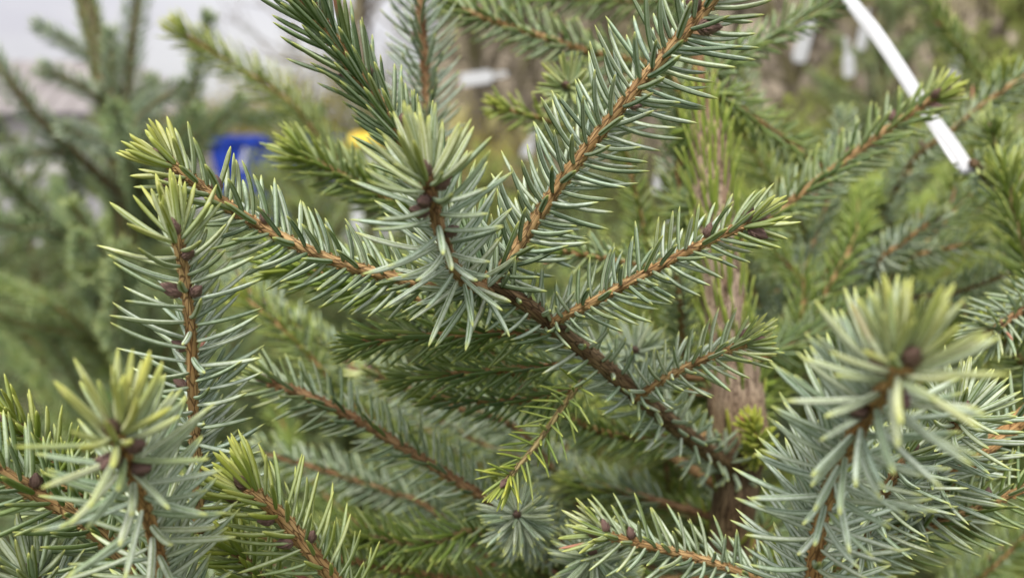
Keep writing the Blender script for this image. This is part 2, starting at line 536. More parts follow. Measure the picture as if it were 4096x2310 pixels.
# ------------------------------------------------------------------ bud: an ovoid wrapped in pointed scales
def bud_mesh():
    V, Q, Tt = [], [], []

    def prof(z):
        return .255 * np.sin(np.pi * np.clip(z, 0, 1) ** .72) ** .9 + .02
    zs = np.linspace(0.0, .97, 8)
    S = 10
    for z in zs:
        for k in range(S):
            a = 2 * np.pi * k / S
            V.append((prof(z) * .86 * np.cos(a), prof(z) * .86 * np.sin(a), z))
    for i in range(7):
        for k in range(S):
            Q.append((i * S + k, i * S + (k + 1) % S, (i + 1) * S + (k + 1) % S, (i + 1) * S + k))
    V.append((0, 0, 1.0)); tip = len(V) - 1
    for k in range(S):
        Tt.append((7 * S + k, 7 * S + (k + 1) % S, tip))
    r_ = np.random.default_rng(5)
    for row in range(6):
        z0 = .04 + row * .135
        cnt = 6 if row < 4 else 4
        for k in range(cnt):
            a = 2 * np.pi * (k + .5 * (row % 2)) / cnt + r_.normal(0, .08)
            h = .30 * r_.uniform(.85, 1.2)
            wd = 2.6 / cnt * .62
            base = len(V)
            for (u, t, lift) in ((-1, 0, .86), (0, 0, 1.0), (1, 0, .86), (-.85, .5, .98), (0, .5, 1.18), (.85, .5, .98), (0, 1.0, 1.16 + .1 * r_.uniform())):
                z = min(z0 + h * t, 1.02)
                rr = prof(z) * lift + .015 * t
                V.append((rr * np.cos(a + u * wd), rr * np.sin(a + u * wd), z))
            Q += [(base, base + 1, base + 4, base + 3), (base + 1, base + 2, base + 5, base + 4)]
            Tt += [(base + 3, base + 4, base + 6), (base + 4, base + 5, base + 6)]
    return mesh_data('bud', V, Q, Tt, M_BUD)


BUD = bud_mesh()


def add_bud(parent, origin, pos, direction, length, fat=1.0):
    o = link('bud', BUD, parent)
    z = Vector(direction).normalized()
    R = z.to_track_quat('Z', 'Y').to_matrix().to_4x4()
    o.matrix_basis = Matrix.Translation(Vector(pos) - Vector(origin)) @ R @ Matrix.Rotation(random.uniform(0, 6.3), 4, 'Z') @ Matrix.Diagonal((length * fat, length * fat, length, 1))
    return o


# ================================================================== THE SETTING
def sheet(name, pts, mat, kind='structure'):
    return build(name, pts, [(0, 1, 2, 3)], None, mat, None, None, False, kind)


gx = np.linspace(-1, 1, 61)
gx = np.sign(gx) * np.abs(gx) ** 2.2 * 220
GX, GY = np.meshgrid(gx, gx + 0.0, indexing='xy')
GZ = 0.03 * np.sin(GX * 1.3) * np.cos(GY * 1.1) * (np.hypot(GX, GY) < 9) - 0.03
ii = (np.arange(60)[:, None] * 61 + np.arange(60)[None])
build('ground', np.stack([GX, GY, GZ], -1).reshape(-1, 3), np.stack([ii, ii + 1, ii + 62, ii + 61], -1).reshape(-1, 4), None, M_GROUND, None, None, True, 'structure')
sheet('yard', [(-40, 9, .012), (-1.5, 9, .012), (-1.5, 40, .012), (-40, 40, .012)], M_ASPHALT)


def box(g, lo, hi, bev=0.0):
    lo, hi = np.asarray(lo, float), np.asarray(hi, float)
    v = np.array([[(lo, hi)[i][0], (lo, hi)[j][1], (lo, hi)[k][2]] for k in (0, 1) for j in (0, 1) for i in (0, 1)])
    g.add(v, [(0, 2, 3, 1), (4, 5, 7, 6), (0, 1, 5, 4), (1, 3, 7, 5), (3, 2, 6, 7), (2, 0, 4, 6)])


def part_box(name, parent, mat, boxes, origin):
    g = Geo()
    for lo, hi in boxes:
        box(g, lo, hi)
    return g.done(name, mat, parent, origin, attrs=False, smooth_faces=False)


# ---- storage shed far left
def shed():
    D = 27.0
    xr = P(760, 560, D)[0]
    xl = xr - 16.0
    zr, ze = P(0, 255, D + 3)[2], P(0, 452, D)[2]
    o = np.array([xr - 8, D + 3, 0])
    t = thing('storage_shed', 'low pale shed with wide mauve grey roof, blurred at far left', 'shed', o)
    part_box('wall', t, M_WALL, [((xl + .4, D + .5, 0), (xr - .4, D + 5.5, ze + .1))], o)
    g = Geo()
    y0, y1, y2 = D, D + 3, D + 6
    g.add([(xl, y0, ze), (xr, y0, ze), (xr - 3, y1, zr), (xl, y1, zr), (xl, y2, ze), (xr, y2, ze),
           (xl, y0, ze - .12), (xr, y0, ze - .12), (xr - 3, y1, zr - .12), (xl, y1, zr - .12), (xl, y2, ze - .12), (xr, y2, ze - .12)],
          [(0, 1, 2, 3), (3, 2, 5, 4), (7, 6, 9, 8), (8, 9, 10, 11), (0, 6, 7, 1), (4, 5, 11, 10), (1, 7, 8, 2), (2, 8, 11, 5), (6, 0, 3, 9), (9, 3, 4, 10)], [(1, 5, 2)])
    roof = g.done('roof', M_ROOF, t, o, attrs=False, smooth_faces=False)
    for k in range(17):
        x = xl + .3 + k * (xr - xl - 3.5) / 16
        g = Geo()
        g.add([(x - .03, y0, ze), (x + .03, y0, ze), (x + .03, y1, zr), (x - .03, y1, zr), (x - .03, y0, ze + .05), (x + .03, y0, ze + .05), (x + .03, y1, zr + .05), (x - .03, y1, zr + .05)],
              [(0, 1, 5, 4), (1, 2, 6, 5), (3, 0, 4, 7), (4, 5, 6, 7), (2, 3, 7, 6)])
        g.done('roof_seam', M_ROOF, roof, o, attrs=False, smooth_faces=False)
    part_box('gutter', t, M_DARK, [((xl, D - .13, ze - .16), (xr, D - .012, ze - .03))], o)
    for x in (xl + 2.5, xl + 8, xl + 13):
        w = part_box('window', t, M_GLASS, [((x, D + .47, 1.0), (x + 1.6, D + .495, 2.0))], o)
        part_box('sill', w, M_WALL, [((x - .07, D + .44, .93), (x + 1.67, D + .49, .995))], o)
        part_box('lintel', w, M_WALL, [((x - .07, D + .44, 2.005), (x + 1.67, D + .49, 2.07))], o)
    part_box('door', t, M_DARK, [((xl + 5.2, D + .46, 0), (xl + 7.0, D + .49, 2.1))], o)


shed()


# ---- blue skip container, yellow-lidded box
def container():
    D = 11.0
    x0, x1 = P(850, 560, D)[0], P(1300, 560, D)[0]
    zt = P(1000, 548, D)[2]
    o = np.array([(x0 + x1) / 2, D + .6, 0])
    t = thing('skip_container', 'blurred bright blue waste container standing on the yard beyond the trees', 'container', o)
    g = Geo()
    i = .18
    g.add([(x0 + i, D + .15, .08), (x1 - i, D + .15, .08), (x1 - i, D + 1.05, .08), (x0 + i, D + 1.05, .08), (x0, D, zt), (x1, D, zt), (x1, D + 1.2, zt), (x0, D + 1.2, zt),
           (x0 + .06, D + .06, zt), (x1 - .06, D + .06, zt), (x1 - .06, D + 1.14, zt), (x0 + .06, D + 1.14, zt),
           (x0 + i + .04, D + .2, .14), (x1 - i - .04, D + .2, .14), (x1 - i - .04, D + 1.0, .14), (x0 + i + .04, D + 1.0, .14)],
          [(0, 3, 2, 1), (0, 1, 5, 4), (1, 2, 6, 5), (2, 3, 7, 6), (3, 0, 4, 7), (4, 5, 9, 8), (5, 6, 10, 9), (6, 7, 11, 10), (7, 4, 8, 11),
           (8, 9, 13, 12), (9, 10, 14, 13), (10, 11, 15, 14), (11, 8, 12, 15), (12, 13, 14, 15)])
    g.done('tub', M_BLUE, t, o, attrs=False, smooth_faces=False)
    part_box('rim', t, M_BLUE, [((x0 - .04, D - .045, zt - .08), (x1 + .04, D - .003, zt + .02))], o)
    part_box('rim', t, M_BLUE, [((x0 - .04, D + 1.203, zt - .08), (x1 + .04, D + 1.245, zt + .02))], o)
    for k in range(4):
        x = x0 + .25 + k * (x1 - x0 - .5) / 3
        part_box('rib', t, M_BLUE, [((x - .03, D - .03, .5), (x + .03, D + .09, zt - .085))], o)
    for sx in (x0 + .3, x1 - .4):
        part_box('skid', t, M_DARK, [((sx, D + .2, -.03), (sx + .1, D + 1.0, .078))], o)


container()


def grit_bin():
    D = 7.5
    x0, x1 = P(1395, 560, D)[0], P(1515, 560, D)[0]
    zt, zm = P(0, 530, D)[2], P(0, 600, D)[2]
    o = np.array([(x0 + x1) / 2, D + .25, 0])
    t = thing('lidded_bin', 'blurred white bin with yellow lid glimpsed behind the dark green shoot', 'bin', o)
    part_box('body', t, M_WHITE, [((x0 + .03, D + .03, -.03), (x1 - .03, D + .47, zm))], o)
    g = Geo()
    g.add([(x0, D, zm + .003), (x1, D, zm + .003), (x1, D + .5, zm + .003), (x0, D + .5, zm + .003), (x0, D, zm + .07), (x1, D, zm + .07), (x1, D + .5, zm + .07), (x0, D + .5, zm + .07),
           (x0 + .05, D + .14, zt), (x1 - .05, D + .14, zt), (x1 - .05, D + .36, zt), (x0 + .05, D + .36, zt)],
          [(0, 3, 2, 1), (0, 1, 5, 4), (1, 2, 6, 5), (2, 3, 7, 6), (3, 0, 4, 7), (4, 5, 9, 8), (5, 6, 10, 9), (6, 7, 11, 10), (7, 4, 8, 11), (8, 9, 10, 11)])
    lid = g.done('lid', M_YELLOW, t, o, attrs=False, smooth_faces=False)
    part_box('handle', lid, M_DARK, [((o[0] - .09, D - .035, zm + .02), (o[0] + .09, D - .003, zm + .05))], o)


grit_bin()


# ---- bare woodland: trunk with limbs, and a crown of fine twigs
def bare_tree_meshes(seed, H, twig_leaf=None):
    r_ = np.random.default_rng(seed)
    gt, gc = Geo(), Geo()
    leaves = []

    def grow_limb(p, d, L, r, lev):
        n = 5
        pts = [p]
        dd = d.copy()
        for i in range(n):
            dd = unit(dd + r_.normal(0, .13, 3) + np.array([0, 0, .06]))
            pts.append(pts[-1] + dd * L / n)
        q, s = spline(pts, L / 7)
        rad = np.linspace(r, r * (.45 if lev else .35), len(q))
        tube(gt if lev < 2 else gc, q, s, rad, (8, 5, 3, 3)[lev], (0.2, .15, .1))
        if lev == 3:
            leaves.append(q[len(q) // 2]); leaves.append(q[-1])
            return
        k = (11, 6, 5)[lev]
        for i in range(k):
            f = r_.uniform(.22 if lev == 0 else .15, 1.0)
            j = int(f * (len(q) - 1))
            a = r_.normal(0, 1, 3)
            tdir = unit(q[min(j + 1, len(q) - 1)] - q[max(j - 1, 0)])
            side = unit(a - (a @ tdir) * tdir)
            nd = unit(tdir * .75 + side * r_.uniform(.5, 1.0))
            grow_limb(q[j], nd, L * r_.uniform(.34, .55) * (1.1 - .4 * f), r * (.42 if lev < 2 else .5), lev + 1)
    grow_limb(np.zeros(3), np.array([0, 0, 1.0]), H, H * .016, 0)
    v = np.vstack(gt.v)
    trunk = mesh_data('trunk', v, np.vstack(gt.q), np.vstack(gt.t), M_WOOD)
    crown = mesh_data('crown', np.vstack(gc.v), np.vstack(gc.q), np.vstack(gc.t), M_WOOD)
    return trunk, crown, np.array(leaves)


def leaf_cards(centres, per, spread, size, seed, mat):
    r_ = np.random.default_rng(seed)
    c = np.repeat(centres, per, 0) + r_.normal(0, spread, (len(centres) * per, 3))
    n = len(c)
    u = unit(r_.normal(0, 1, (n, 3)) + np.array([0, 0, -.5])); w = unit(np.cross(u, r_.normal(0, 1, (n, 3))))
    L = size * r_.uniform(.7, 1.3, n)[:, None]
    nn = np.cross(u, w)
    V = np.stack([c, c + u * L * .5 + w * L * .22 + nn * L * .05, c + u * L, c + u * L * .5 - w * L * .22 + nn * L * .05], 1).reshape(-1, 3)
    return mesh_data('foliage', V, np.arange(n * 4).reshape(-1, 4), None, mat, None, False)


BARE = [bare_tree_meshes(s, 8.0) for s in (3, 8, 21)]
BARE_LEAF = [leaf_cards(b[2], 2, .12, .05, 4, M_LEAF) for b in BARE]


def bare_tree(k, px, D, scale, rot, label, leafy=False):
    x = P(px, 560, D)[0]
    t = thing('bare_tree', label, 'tree', (x, D, -.03), 'bare trees of the wood behind the nursery')
    t.rotation_euler = (0, 0, rot)
    t.scale = (scale,) * 3
    link('trunk', BARE[k][0], t)
    link('crown', BARE[k][1], t)
    if leafy:
        link('foliage', BARE_LEAF[k], t, 'stuff')


wood = [(1640, 13), (1790, 17), (1905, 11.5), (2010, 15), (2120, 19), (2230, 12.5), (2360, 16), (2480, 21), (2570, 13.5), (2680, 18), (2790, 11.5), (2900, 15),
        (3010, 20), (3110, 12.8), (3220, 17), (3330, 14), (3450, 19), (3560, 12), (3680, 16), (3790, 21), (3880, 13), (3990, 17.5), (4090, 11.7), (4200, 15), (4330, 19)]
ORD = ['first', 'second', 'third', 'fourth', 'fifth', 'sixth', 'seventh', 'eighth', 'ninth', 'tenth', 'eleventh', 'twelfth', 'thirteenth', 'fourteenth', 'fifteenth', 'sixteenth',
       'seventeenth', 'eighteenth', 'nineteenth', 'twentieth', 'twenty-first', 'twenty-second', 'twenty-third', 'twenty-fourth', 'twenty-fifth']
for i, (px, D) in enumerate(wood):
    bare_tree(i % 3, px, D, random.uniform(.85, 1.2), random.uniform(0, 6.3), 'blurred grey brown bare tree, %s from the left in the far wood' % ORD[i], i % 4 == 1)


bx = np.linspace(-5.5, 70, 110)
by = np.linspace(24, 44, 40)
BX, BY = np.meshgrid(bx, by, indexing='xy')
rise = np.clip((BY - 24) / 13, 0, 1) ** .6 * np.clip((BX + 5.5) / 5.0, 0, 1) ** .8
BZ = rise * (12.5 + .9 * np.sin(BX * .55) + .6 * np.sin(BX * 1.7 + BY)) + rng.normal(0, .28, BX.shape) * rise - .05
ii = (np.arange(39)[:, None] * 110 + np.arange(109)[None])
M_BANK = noisy('leaf_litter_bank', (0.20, 0.165, 0.12), (0.34, 0.285, 0.215), .9, .95, .1, .5, 8, c3=(0.26, 0.235, 0.10))
build('wooded_bank', np.stack([BX, BY, BZ], -1).reshape(-1, 3), np.stack([ii, ii + 1, ii + 111, ii + 110], -1).reshape(-1, 4), None, M_BANK, None, None, False, 'structure')


# ---- yellow-green shrubs on the far side of the yard
def shrub_meshes(seed, mat):
    r_ = np.random.default_rng(seed)
    g = Geo(); cen = []
    for i in range(26):
        a = r_.uniform(0, 6.3); sp_ = r_.uniform(.25, 1.05)
        end = np.array([np.cos(a) * sp_ * 1.1, np.sin(a) * sp_ * 1.1, r_.uniform(1.1, 2.15) * (1.15 - .35 * sp_)])
        q, s = spline([np.array([np.cos(a), np.sin(a), 0]) * .12, end * np.array([.4, .4, .55]), end], .12)
        tube(g, q, s, np.linspace(.022, .005, len(q)), 4, (0.2, .15, .1))
        cen.append(q[len(q) // 4:])
    st = mesh_data('stem', np.vstack(g.v), np.vstack(g.q), np.vstack(g.t), M_WOOD)
    return st, leaf_cards(np.vstack(cen), 14, .13, .06, seed, mat)


SHW, SHL = shrub_meshes(31, M_WILLOW), shrub_meshes(32, M_LEAF)
for px, D, sc, kind, lab in [(700, 19, 1.0, 0, 'small yellow shrub right of the mauve roofed shed'), (980, 20, 1.35, 0, 'yellow spring shrub behind the blue container'),
                             (1230, 17, 1.55, 0, 'large yellow shrub between the container and the bin'), (1420, 18, 1.6, 0, 'yellow shrub under the sky edge behind the bin'),
                             (1560, 14, 1.3, 1, 'olive shrub at the left end of the wood'), (1870, 9, .8, 0, 'yellowish shrub in front of the wood behind the blue-needled shoot'),
                             (2420, 9.5, .75, 1, 'olive shrub in front of the wood behind the long bright shoot'), (3080, 8.5, .8, 1, 'olive shrub right of the trunk in front of the wood'),
                             (3650, 9, .8, 1, 'olive shrub behind the white strap'), (520, 23, .9, 1, 'olive shrub in front of the shed'), (3350, 7, .6, 0, 'low yellowish shrub deep behind the strap')]:
    x = P(px, 560, D)[0]
    t = thing('shrub', 'blurred ' + lab, 'shrub', (x, D, -.03), 'shrubs round the nursery')
    t.scale = (sc,) * 3
    t.rotation_euler = (0, 0, random.uniform(0, 6))
    link('stem', (SHW, SHL)[kind][0], t)
    link('foliage', (SHW, SHL)[kind][1], t, 'stuff')


# ================================================================== NURSERY SPRUCES BEHIND
def sprig_meshes(seed, L, nlat, glau, lush, yel, lod=3, dens=12):
    """a side branch with laterals, growing along +Y, flat side up"""
    r_ = np.random.default_rng(seed)
    g = Geo(); parts = []

    def one(p0, d, length, r0, col):
        pts = [p0]
        dd = d.copy()
        for i in range(4):
            dd = unit(dd + r_.normal(0, .05, 3) + np.array([0, 0, .05]))
            pts.append(pts[-1] + dd * length / 4)
        q, s = spline(pts, .012)
        rad = np.linspace(r0, r0 * .5, len(q))
        tube(g, q, s, rad, 5, col)
        parts.append(grow(q, s, rad, dens=dens, L=.0165, W=.0017, ang=(58, 30), part=np.array([0, 0, -1.0]), kpart=.35, tipn=8, yel=yel, tipyel=.3,
                          glau=glau, lush=lush, seed=int(r_.integers(1 << 30))))
        return q
    main = one(np.zeros(3), np.array([0, 1.0, .18]), L, .0035, np.array(OLD) * 1.1)
    for i in range(nlat):
        f = .22 + .68 * (i // 2) / max(1, nlat / 2 - .5)
        j = int(f * (len(main) - 1))
        sgn = -1 if i % 2 else 1
        d = unit(np.array([sgn * r_.uniform(.7, 1.0), r_.uniform(.6, .9), r_.uniform(-.05, .22)]))
        lat = one(main[j], d, L * r_.uniform(.30, .45) * (1.15 - .6 * f), .0022, np.array(REDB))
        if L > .3 and i < nlat - 2:
            for sg in (-1, 1):
                jj = int(len(lat) * r_.uniform(.3, .6))
                d2 = unit(np.array([d[0] * .5 + sg * .5, d[1] + .1 * sg, .1]))
                one(lat[jj], d2, L * .15, .0015, np.array(TAN))
    nd = {k: np.concatenate([p[k] for p in parts]) for k in parts[0]}
    stem = mesh_data('branch', np.vstack(g.v), np.vstack(g.q), np.vstack(g.t), M_BARK,
                     {'bark': ('FLOAT_VECTOR', np.vstack(g.bark)), 'bcol': ('FLOAT_COLOR', np.vstack(g.bcol))})
    v, q, t, a, tt = needle_mesh(nd, lod)
    ne = mesh_data('needles', v, q, t, M_NEEDLE, {'ndl': ('FLOAT_COLOR', a), 'tint': ('FLOAT_COLOR', tt)})
    return stem, ne


TINTS = {'blue': (1.0, .05, .03), 'green': (.4, .9, .16), 'olive': (.3, .95, .45), 'dark': (.42, .3, .05)}
SPRIG = {}
for ti, (tn, (gl, lu, ye)) in enumerate(TINTS.items()):
    SPRIG[tn] = [(.12, sprig_meshes(100 + ti * 10, .12, 2, gl, lu, ye)), (.22, sprig_meshes(101 + ti * 10, .22, 5, gl, lu, ye)),
                 (.22, sprig_meshes(102 + ti * 10, .22, 6, gl, lu, ye)), (.36, sprig_meshes(103 + ti * 10, .36, 9, gl, lu, ye)), (.36, sprig_meshes(104 + ti * 10, .36, 8, gl, lu, ye))]


def spruce(px, D, H, tint, label, seed, lean=(0, 0), zmin=.25, spread=.40, wh=.115, near=.42):
    r_ = np.random.default_rng(seed)
    x = P(px, 560, D)[0]
    base = np.array([x, D, -.03])
    t = thing('spruce_tree', label, 'spruce', base, 'nursery spruces in rows')
    top = np.array([lean[0], lean[1], H + .03])
    g = Geo()
    q, s = spline([np.zeros(3), top * .35 + r_.normal(0, .006, 3), top * .7 + r_.normal(0, .008, 3), top], .02)
    rad = np.interp(s, [0, s[-1] * .7, s[-1]], [.016 * H / 1.3, .008, .0028])
    tube(g, q, s, rad, 8, np.array(OLIVE) * .8, .04)
    trunk = g.done('trunk', M_BARK, t)
    nd = grow(q, s, rad, dens=5, L=.017, W=.0017, ang=(24, 20), start=s[-1] * .55, part=np.array([0, -1.0, 0]), kpart=0, glau=TINTS[tint][0], lush=TINTS[tint][1], yel=.25)
    needle_obj('needles', nd, 3, trunk, (0, 0, 0), kind='stuff')
    z = H - .06
    while z > zmin:
        nb = int(r_.integers(5, 7)) if z < H - .1 else 4
        a0 = r_.uniform(0, 6.3)
        for k in range(nb):
            a = a0 + k * 6.283 / nb + r_.normal(0, .18)
            want = np.clip((H - z) * spread + .075, .08, .48) * r_.uniform(.8, 1.15)
            c = [m for m in SPRIG[tint] if .62 < want / m[0] < 1.6] or [SPRIG[tint][-1]]
            m = c[int(r_.integers(len(c)))]
            sc = np.clip(want / m[0], .6, 1.4)
            el = np.interp((H - z) / H, [0, .15, .6, 1], [1.0, .62, .28, .05]) + r_.normal(0, .08)
            zz = z + r_.uniform(-.03, .03)
            p = np.array([np.interp(zz + .03, q[:, 2], q[:, i]) for i in range(3)])
            tipw = base + p + want * np.array([np.sin(a) * np.cos(el), np.cos(a) * np.cos(el), np.sin(el)])
            if (tipw - CAM) @ FWD < near:
                continue
            M = Matrix.Translation(Vector(p)) @ Matrix.Rotation(-a, 4, 'Z') @ Matrix.Rotation(el - .15, 4, 'X') @ Matrix.Rotation(r_.normal(0, .25), 4, 'Y') @ Matrix.Diagonal((sc, sc, sc, 1))
            b = link('branch', m[1][0], t); b.matrix_basis = M
            link('needles', m[1][1], b, 'stuff')
        z -= wh * r_.uniform(.8, 1.2)
    return t


# (pixel column, distance, height, colour, label)
ROW = [(1480, 1.12, 1.25, 'dark', 'blurred low dark spruce right below the yellow-lidded bin', .45),
       (930, 1.9, 1.19, 'dark', 'blurred dark spruce in front of the blue container', .42),
       (-350, 1.25, 1.30, 'dark', 'blurred dark green spruce cut by the left edge below the shed', .45),
       (1280, 1.35, 1.29, 'green', 'blurred low green spruce in the gap below the yellow-lidded bin', .45),
       (1950, 1.5, 1.27, 'olive', 'blurred olive spruce between the vertical shoot and the long bright shoot', .40),
       (2420, 1.15, 1.16, 'green', 'blurred bright green spruce directly left of the main trunk', .45),
       (3120, 1.3, 1.36, 'olive', 'blurred olive spruce in the gap right of the main trunk', .40),
       (3480, 1.75, 1.60, 'dark', 'blurred dark spruce behind the white strap', .40),
       (4000, 1.9, 1.72, 'olive', 'blurred tall olive spruce in the upper right corner', .42),
       (4450, 1.2, 1.45, 'green', 'blurred green spruce cut by the right edge', .45),
       (2900, 2.5, 1.45, 'olive', 'distant blurred olive spruce glimpsed right of the leader shoot', .42),
       (2250, 2.7, 1.40, 'dark', 'distant blurred dark spruce behind the long bright shoot', .42),
       (1620, 2.6, 1.40, 'dark', 'distant blurred dark spruce behind the vertical brown-stemmed shoot', .42),
       (560, 2.7, 1.55, 'green', 'distant blurred green spruce between shed and container', .42),
       (100, 2.3, 1.30, 'dark', 'distant blurred dark spruce at the far left below the shed', .42),
       (1150, 3.2, 1.42, 'olive', 'distant blurred olive spruce right of the blue container', .42),
       (3700, 3.2, 1.65, 'green', 'distant blurred green spruce behind the strap and tall olive spruce', .42),
       (3300, 3.9, 1.70, 'olive', 'farthest blurred olive spruce in the row right of the trunk', .42)]
for i, (px, D, H, tint, lab, sp_) in enumerate(ROW):
    spruce(px, D, H, tint, lab, 300 + i, spread=sp_, zmin=.45 if D > 1 else .3, lean=(0, 0))


# ================================================================== THE MAIN SPRUCE
TR = [(2800, -420, .338), (2795, -100, .337), (2792, 250, .336), (2830, 560, .335), (2862, 900, .334), (2908, 1300, .334), (2945, 1600, .335), (2950, 1880, .338), (2905, 2260, .345)]
tp = [P(*p) for p in TR]
low = tp[-1]
tp += [low + np.array([-.004, .03, -.25]), low + np.array([0, .06, -.6]), np.array([low[0], low[1] + .09, -.03])]
MAIN_BASE = tp[-1]
main = thing('spruce_tree', 'sharp foreground spruce with tan shoots, blue-green needles and brown buds', 'spruce', MAIN_BASE, 'nursery spruces in rows')
tq, ts = spline(tp[::-1], .004)
zpix = np.array([project(p)[1] for p in tq])
trad = np.interp(zpix, [-420, 330, 440, 540, 700, 1300, 1520, 1640, 1760, 1900, 2260, 4000], [.0018, .0027, .0045, .0082, .0084, .0094, .0112, .0125, .0122, .0098, .0088, .012])
trad = np.where(tq[:, 2] < low[2], np.interp(tq[:, 2], [-.03, low[2]], [.017, .0088]), trad)
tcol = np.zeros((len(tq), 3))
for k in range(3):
    tcol[:, k] = np.interp(zpix, [300, 520, 900, 1500, 1700, 1830, 1960, 2300], [(REDB[k]), (.38, .28, .20)[k], (.54, .44, .36)[k], (.54, .43, .34)[k], (.46, .33, .21)[k], (.10, .06, .035)[k], (.13, .085, .05)[k], (.20, .125, .07)[k]])  # dark tone below the whorl swelling is shade put into the bark colour
g = Geo()
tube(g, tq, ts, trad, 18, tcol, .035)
# lifted strips of bark along the trunk
for k in range(520):
    j = int(rng.uniform(.25, .97) * (len(tq) - 1))
    if not 480 < zpix[j] < 1700:
        continue
    T_ = unit(tq[min(j + 2, len(tq) - 1)] - tq[j - 2])
    a = rng.uniform(0, 6.3)
    o_ = unit(np.cos(a) * np.array([1, 0, 0]) + np.sin(a) * np.array([0, 1, 0]))
    ln = rng.uniform(.006, .016)
    p0 = tq[j] + o_ * trad[j] * .97
    e = np.cross(T_, o_)
    w_ = rng.uniform(.0006, .0013)
    qq = np.array([p0 - T_ * ln / 2 - e * w_, p0 - T_ * ln / 2 + e * w_, p0 + T_ * ln * .1 + e * w_ + o_ * .0007, p0 + T_ * ln * .1 - e * w_ + o_ * .0007, p0 + T_ * ln / 2 + o_ * rng.uniform(.0006, .002)])
    bc = np.ones((5, 4)); bc[:, :3] = np.array((.42, .30, .22)) * rng.uniform(.35, 1.45)
    g.add(qq, [(0, 1, 2, 3)], [(3, 2, 4)], qq, bc)
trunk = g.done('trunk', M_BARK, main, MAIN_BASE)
m = (zpix > 330) & (zpix < 1560)
i0, i1 = np.where(m)[0][[0, -1]]
qs, ss = tq[i0:i1], ts[i0:i1] - ts[i0]
nd = grow(qs, ss, trad[i0:i1], dens=22, L=.0175, W=.0012, ang=(12, 12), kpart=0, curl=-.02, jit=6, glau=.05, lush=.7, yel=.30, tipyel=0, tipn=0)
needle_obj('needles', nd, 6, trunk, MAIN_BASE, kind='stuff')
nd = grow(tq[i0 - 60:i0], ts[i0 - 60:i0] - ts[i0 - 60], trad[i0 - 60:i0], dens=1.2, L=.02, W=.0016, ang=(18, 18), kpart=0, curl=0, glau=0, lush=.3, yel=.9, tipyel=0, tipn=0)
needle_obj('needles', nd, 6, trunk, MAIN_BASE, kind='stuff')

SHOOTS = []


def shoot(pts, r=(.0017, .0014), col=TAN, buds=(), lod=6, attach=False, wob=0.0, tree=None, termbud=.0052, peg=.00055, dens2=None, **kw):
    """a branch of the main tree: control pixels from its base to its tip"""
    wp = [P(*p) for p in pts]
    start = 0.0
    if attach:
        # the part that leads back to the trunk, deeper in the tree
        b0 = wp[0]
        z = b0[2] - .05 - .25 * np.linalg.norm((b0 - tq[len(tq) // 2])[:2]) * .5
        j = int(np.argmin(np.abs(tq[:, 2] - z)))
        a = tq[j]
        mid = a * .5 + b0 * .5 + FWD * .03 - UP * .025
        start = np.linalg.norm(mid - a) + np.linalg.norm(b0 - mid)
        wp = [a, mid] + wp
    q, s = spline(wp, .0022 if lod >= 6 else .004)
    rad = .92 * np.interp(s, [0, s[-1] * .5, s[-1]], [r[0] * (1.25 if attach else 1), (r[0] + r[1]) / 2, r[1]])
    if lod >= 6:
        kw['dens'] = kw.get('dens', 12.0) * 1.28
    nd = grow(q, s, rad, start=start * .12, **kw)
    g = Geo()
    tube(g, q, s, rad, 10 if lod >= 6 else 7, col, .05, seed=float(rng.uniform(0, 9)))
    if lod >= 6 and peg:
        pegs(g, nd, col, peg)
    b = g.done('branch', M_BARK, main, MAIN_BASE)
    if lod >= 6 or termbud:
        T_ = unit(q[-1] - q[-3])
        if termbud:
            add_bud(b, MAIN_BASE, q[-1] - T_ * .0006, T_, termbud * 1.05)
    for (f, al, ln) in buds:
        j = int(np.clip(start / s[-1] + f * (1 - start / s[-1]), 0, 1) * (len(q) - 1))
        T_ = unit(q[min(j + 1, len(q) - 1)] - q[max(j - 1, 0)])
        dv = math.cos(math.radians(al)) * RIGHT + math.sin(math.radians(al)) * UP - .35 * FWD
        dv = unit(dv - (dv @ T_) * T_)
        add_bud(b, MAIN_BASE, q[j] + dv * rad[j] * .8, unit(dv + .75 * T_), ln * 1.25, 1.0)
    SHOOTS.append((b, nd, lod))
    return b


GL = dict(glau=.95, lush=.1, yel=.05)
# --- the branch that carries the sharp shoots
shoot([(2955, 1890, .336), (2800, 1780, .305), (2600, 1620, .272), (2400, 1450, .252), (2200, 1290, .238), (2080, 1200, .230), (1950, 1130, .222)], (.0042, .0024), OLD, lod=8,
      dens=9, L=.0135, ang=(62, 50), glau=.75, lush=.1, yel=.03, tipyel=0, tipn=0, termbud=0, peg=.0008, kpart=.6, part=-FWD + .2 * UP)
# upper left sharp shoot
shoot([(1960, 1150, .222), (1700, 1135, .231), (1560, 1105, .229), (1300, 1030, .224), (1000, 880, .218), (800, 740, .214), (665, 640, .210)], (.0021, .00155), TAN, lod=8,
      buds=[(.94, 215, .0052), (.865, 60, .0042), (.70, 60, .0036)], dens=14, L=.0148, ang=(66, 28), kpart=.45, glau=.85, lush=.25, yel=.08, tipyel=.75)
# upright shoot on the left
shoot([(800, 2130, .226), (788, 1900, .222), (772, 1600, .217), (765, 1350, .212), (738, 1100, .207), (702, 935, .201)], (.0017, .00145), TAN, lod=8,
      buds=[(.93, -20, .0042), (.80, 170, .0052), (.645, 180, .004), (.50, 185, .0038), (.80, 0, .0042)], dens=14, L=.0195, ang=(82, 33), kpart=.82, tipyel=.75, **GL)
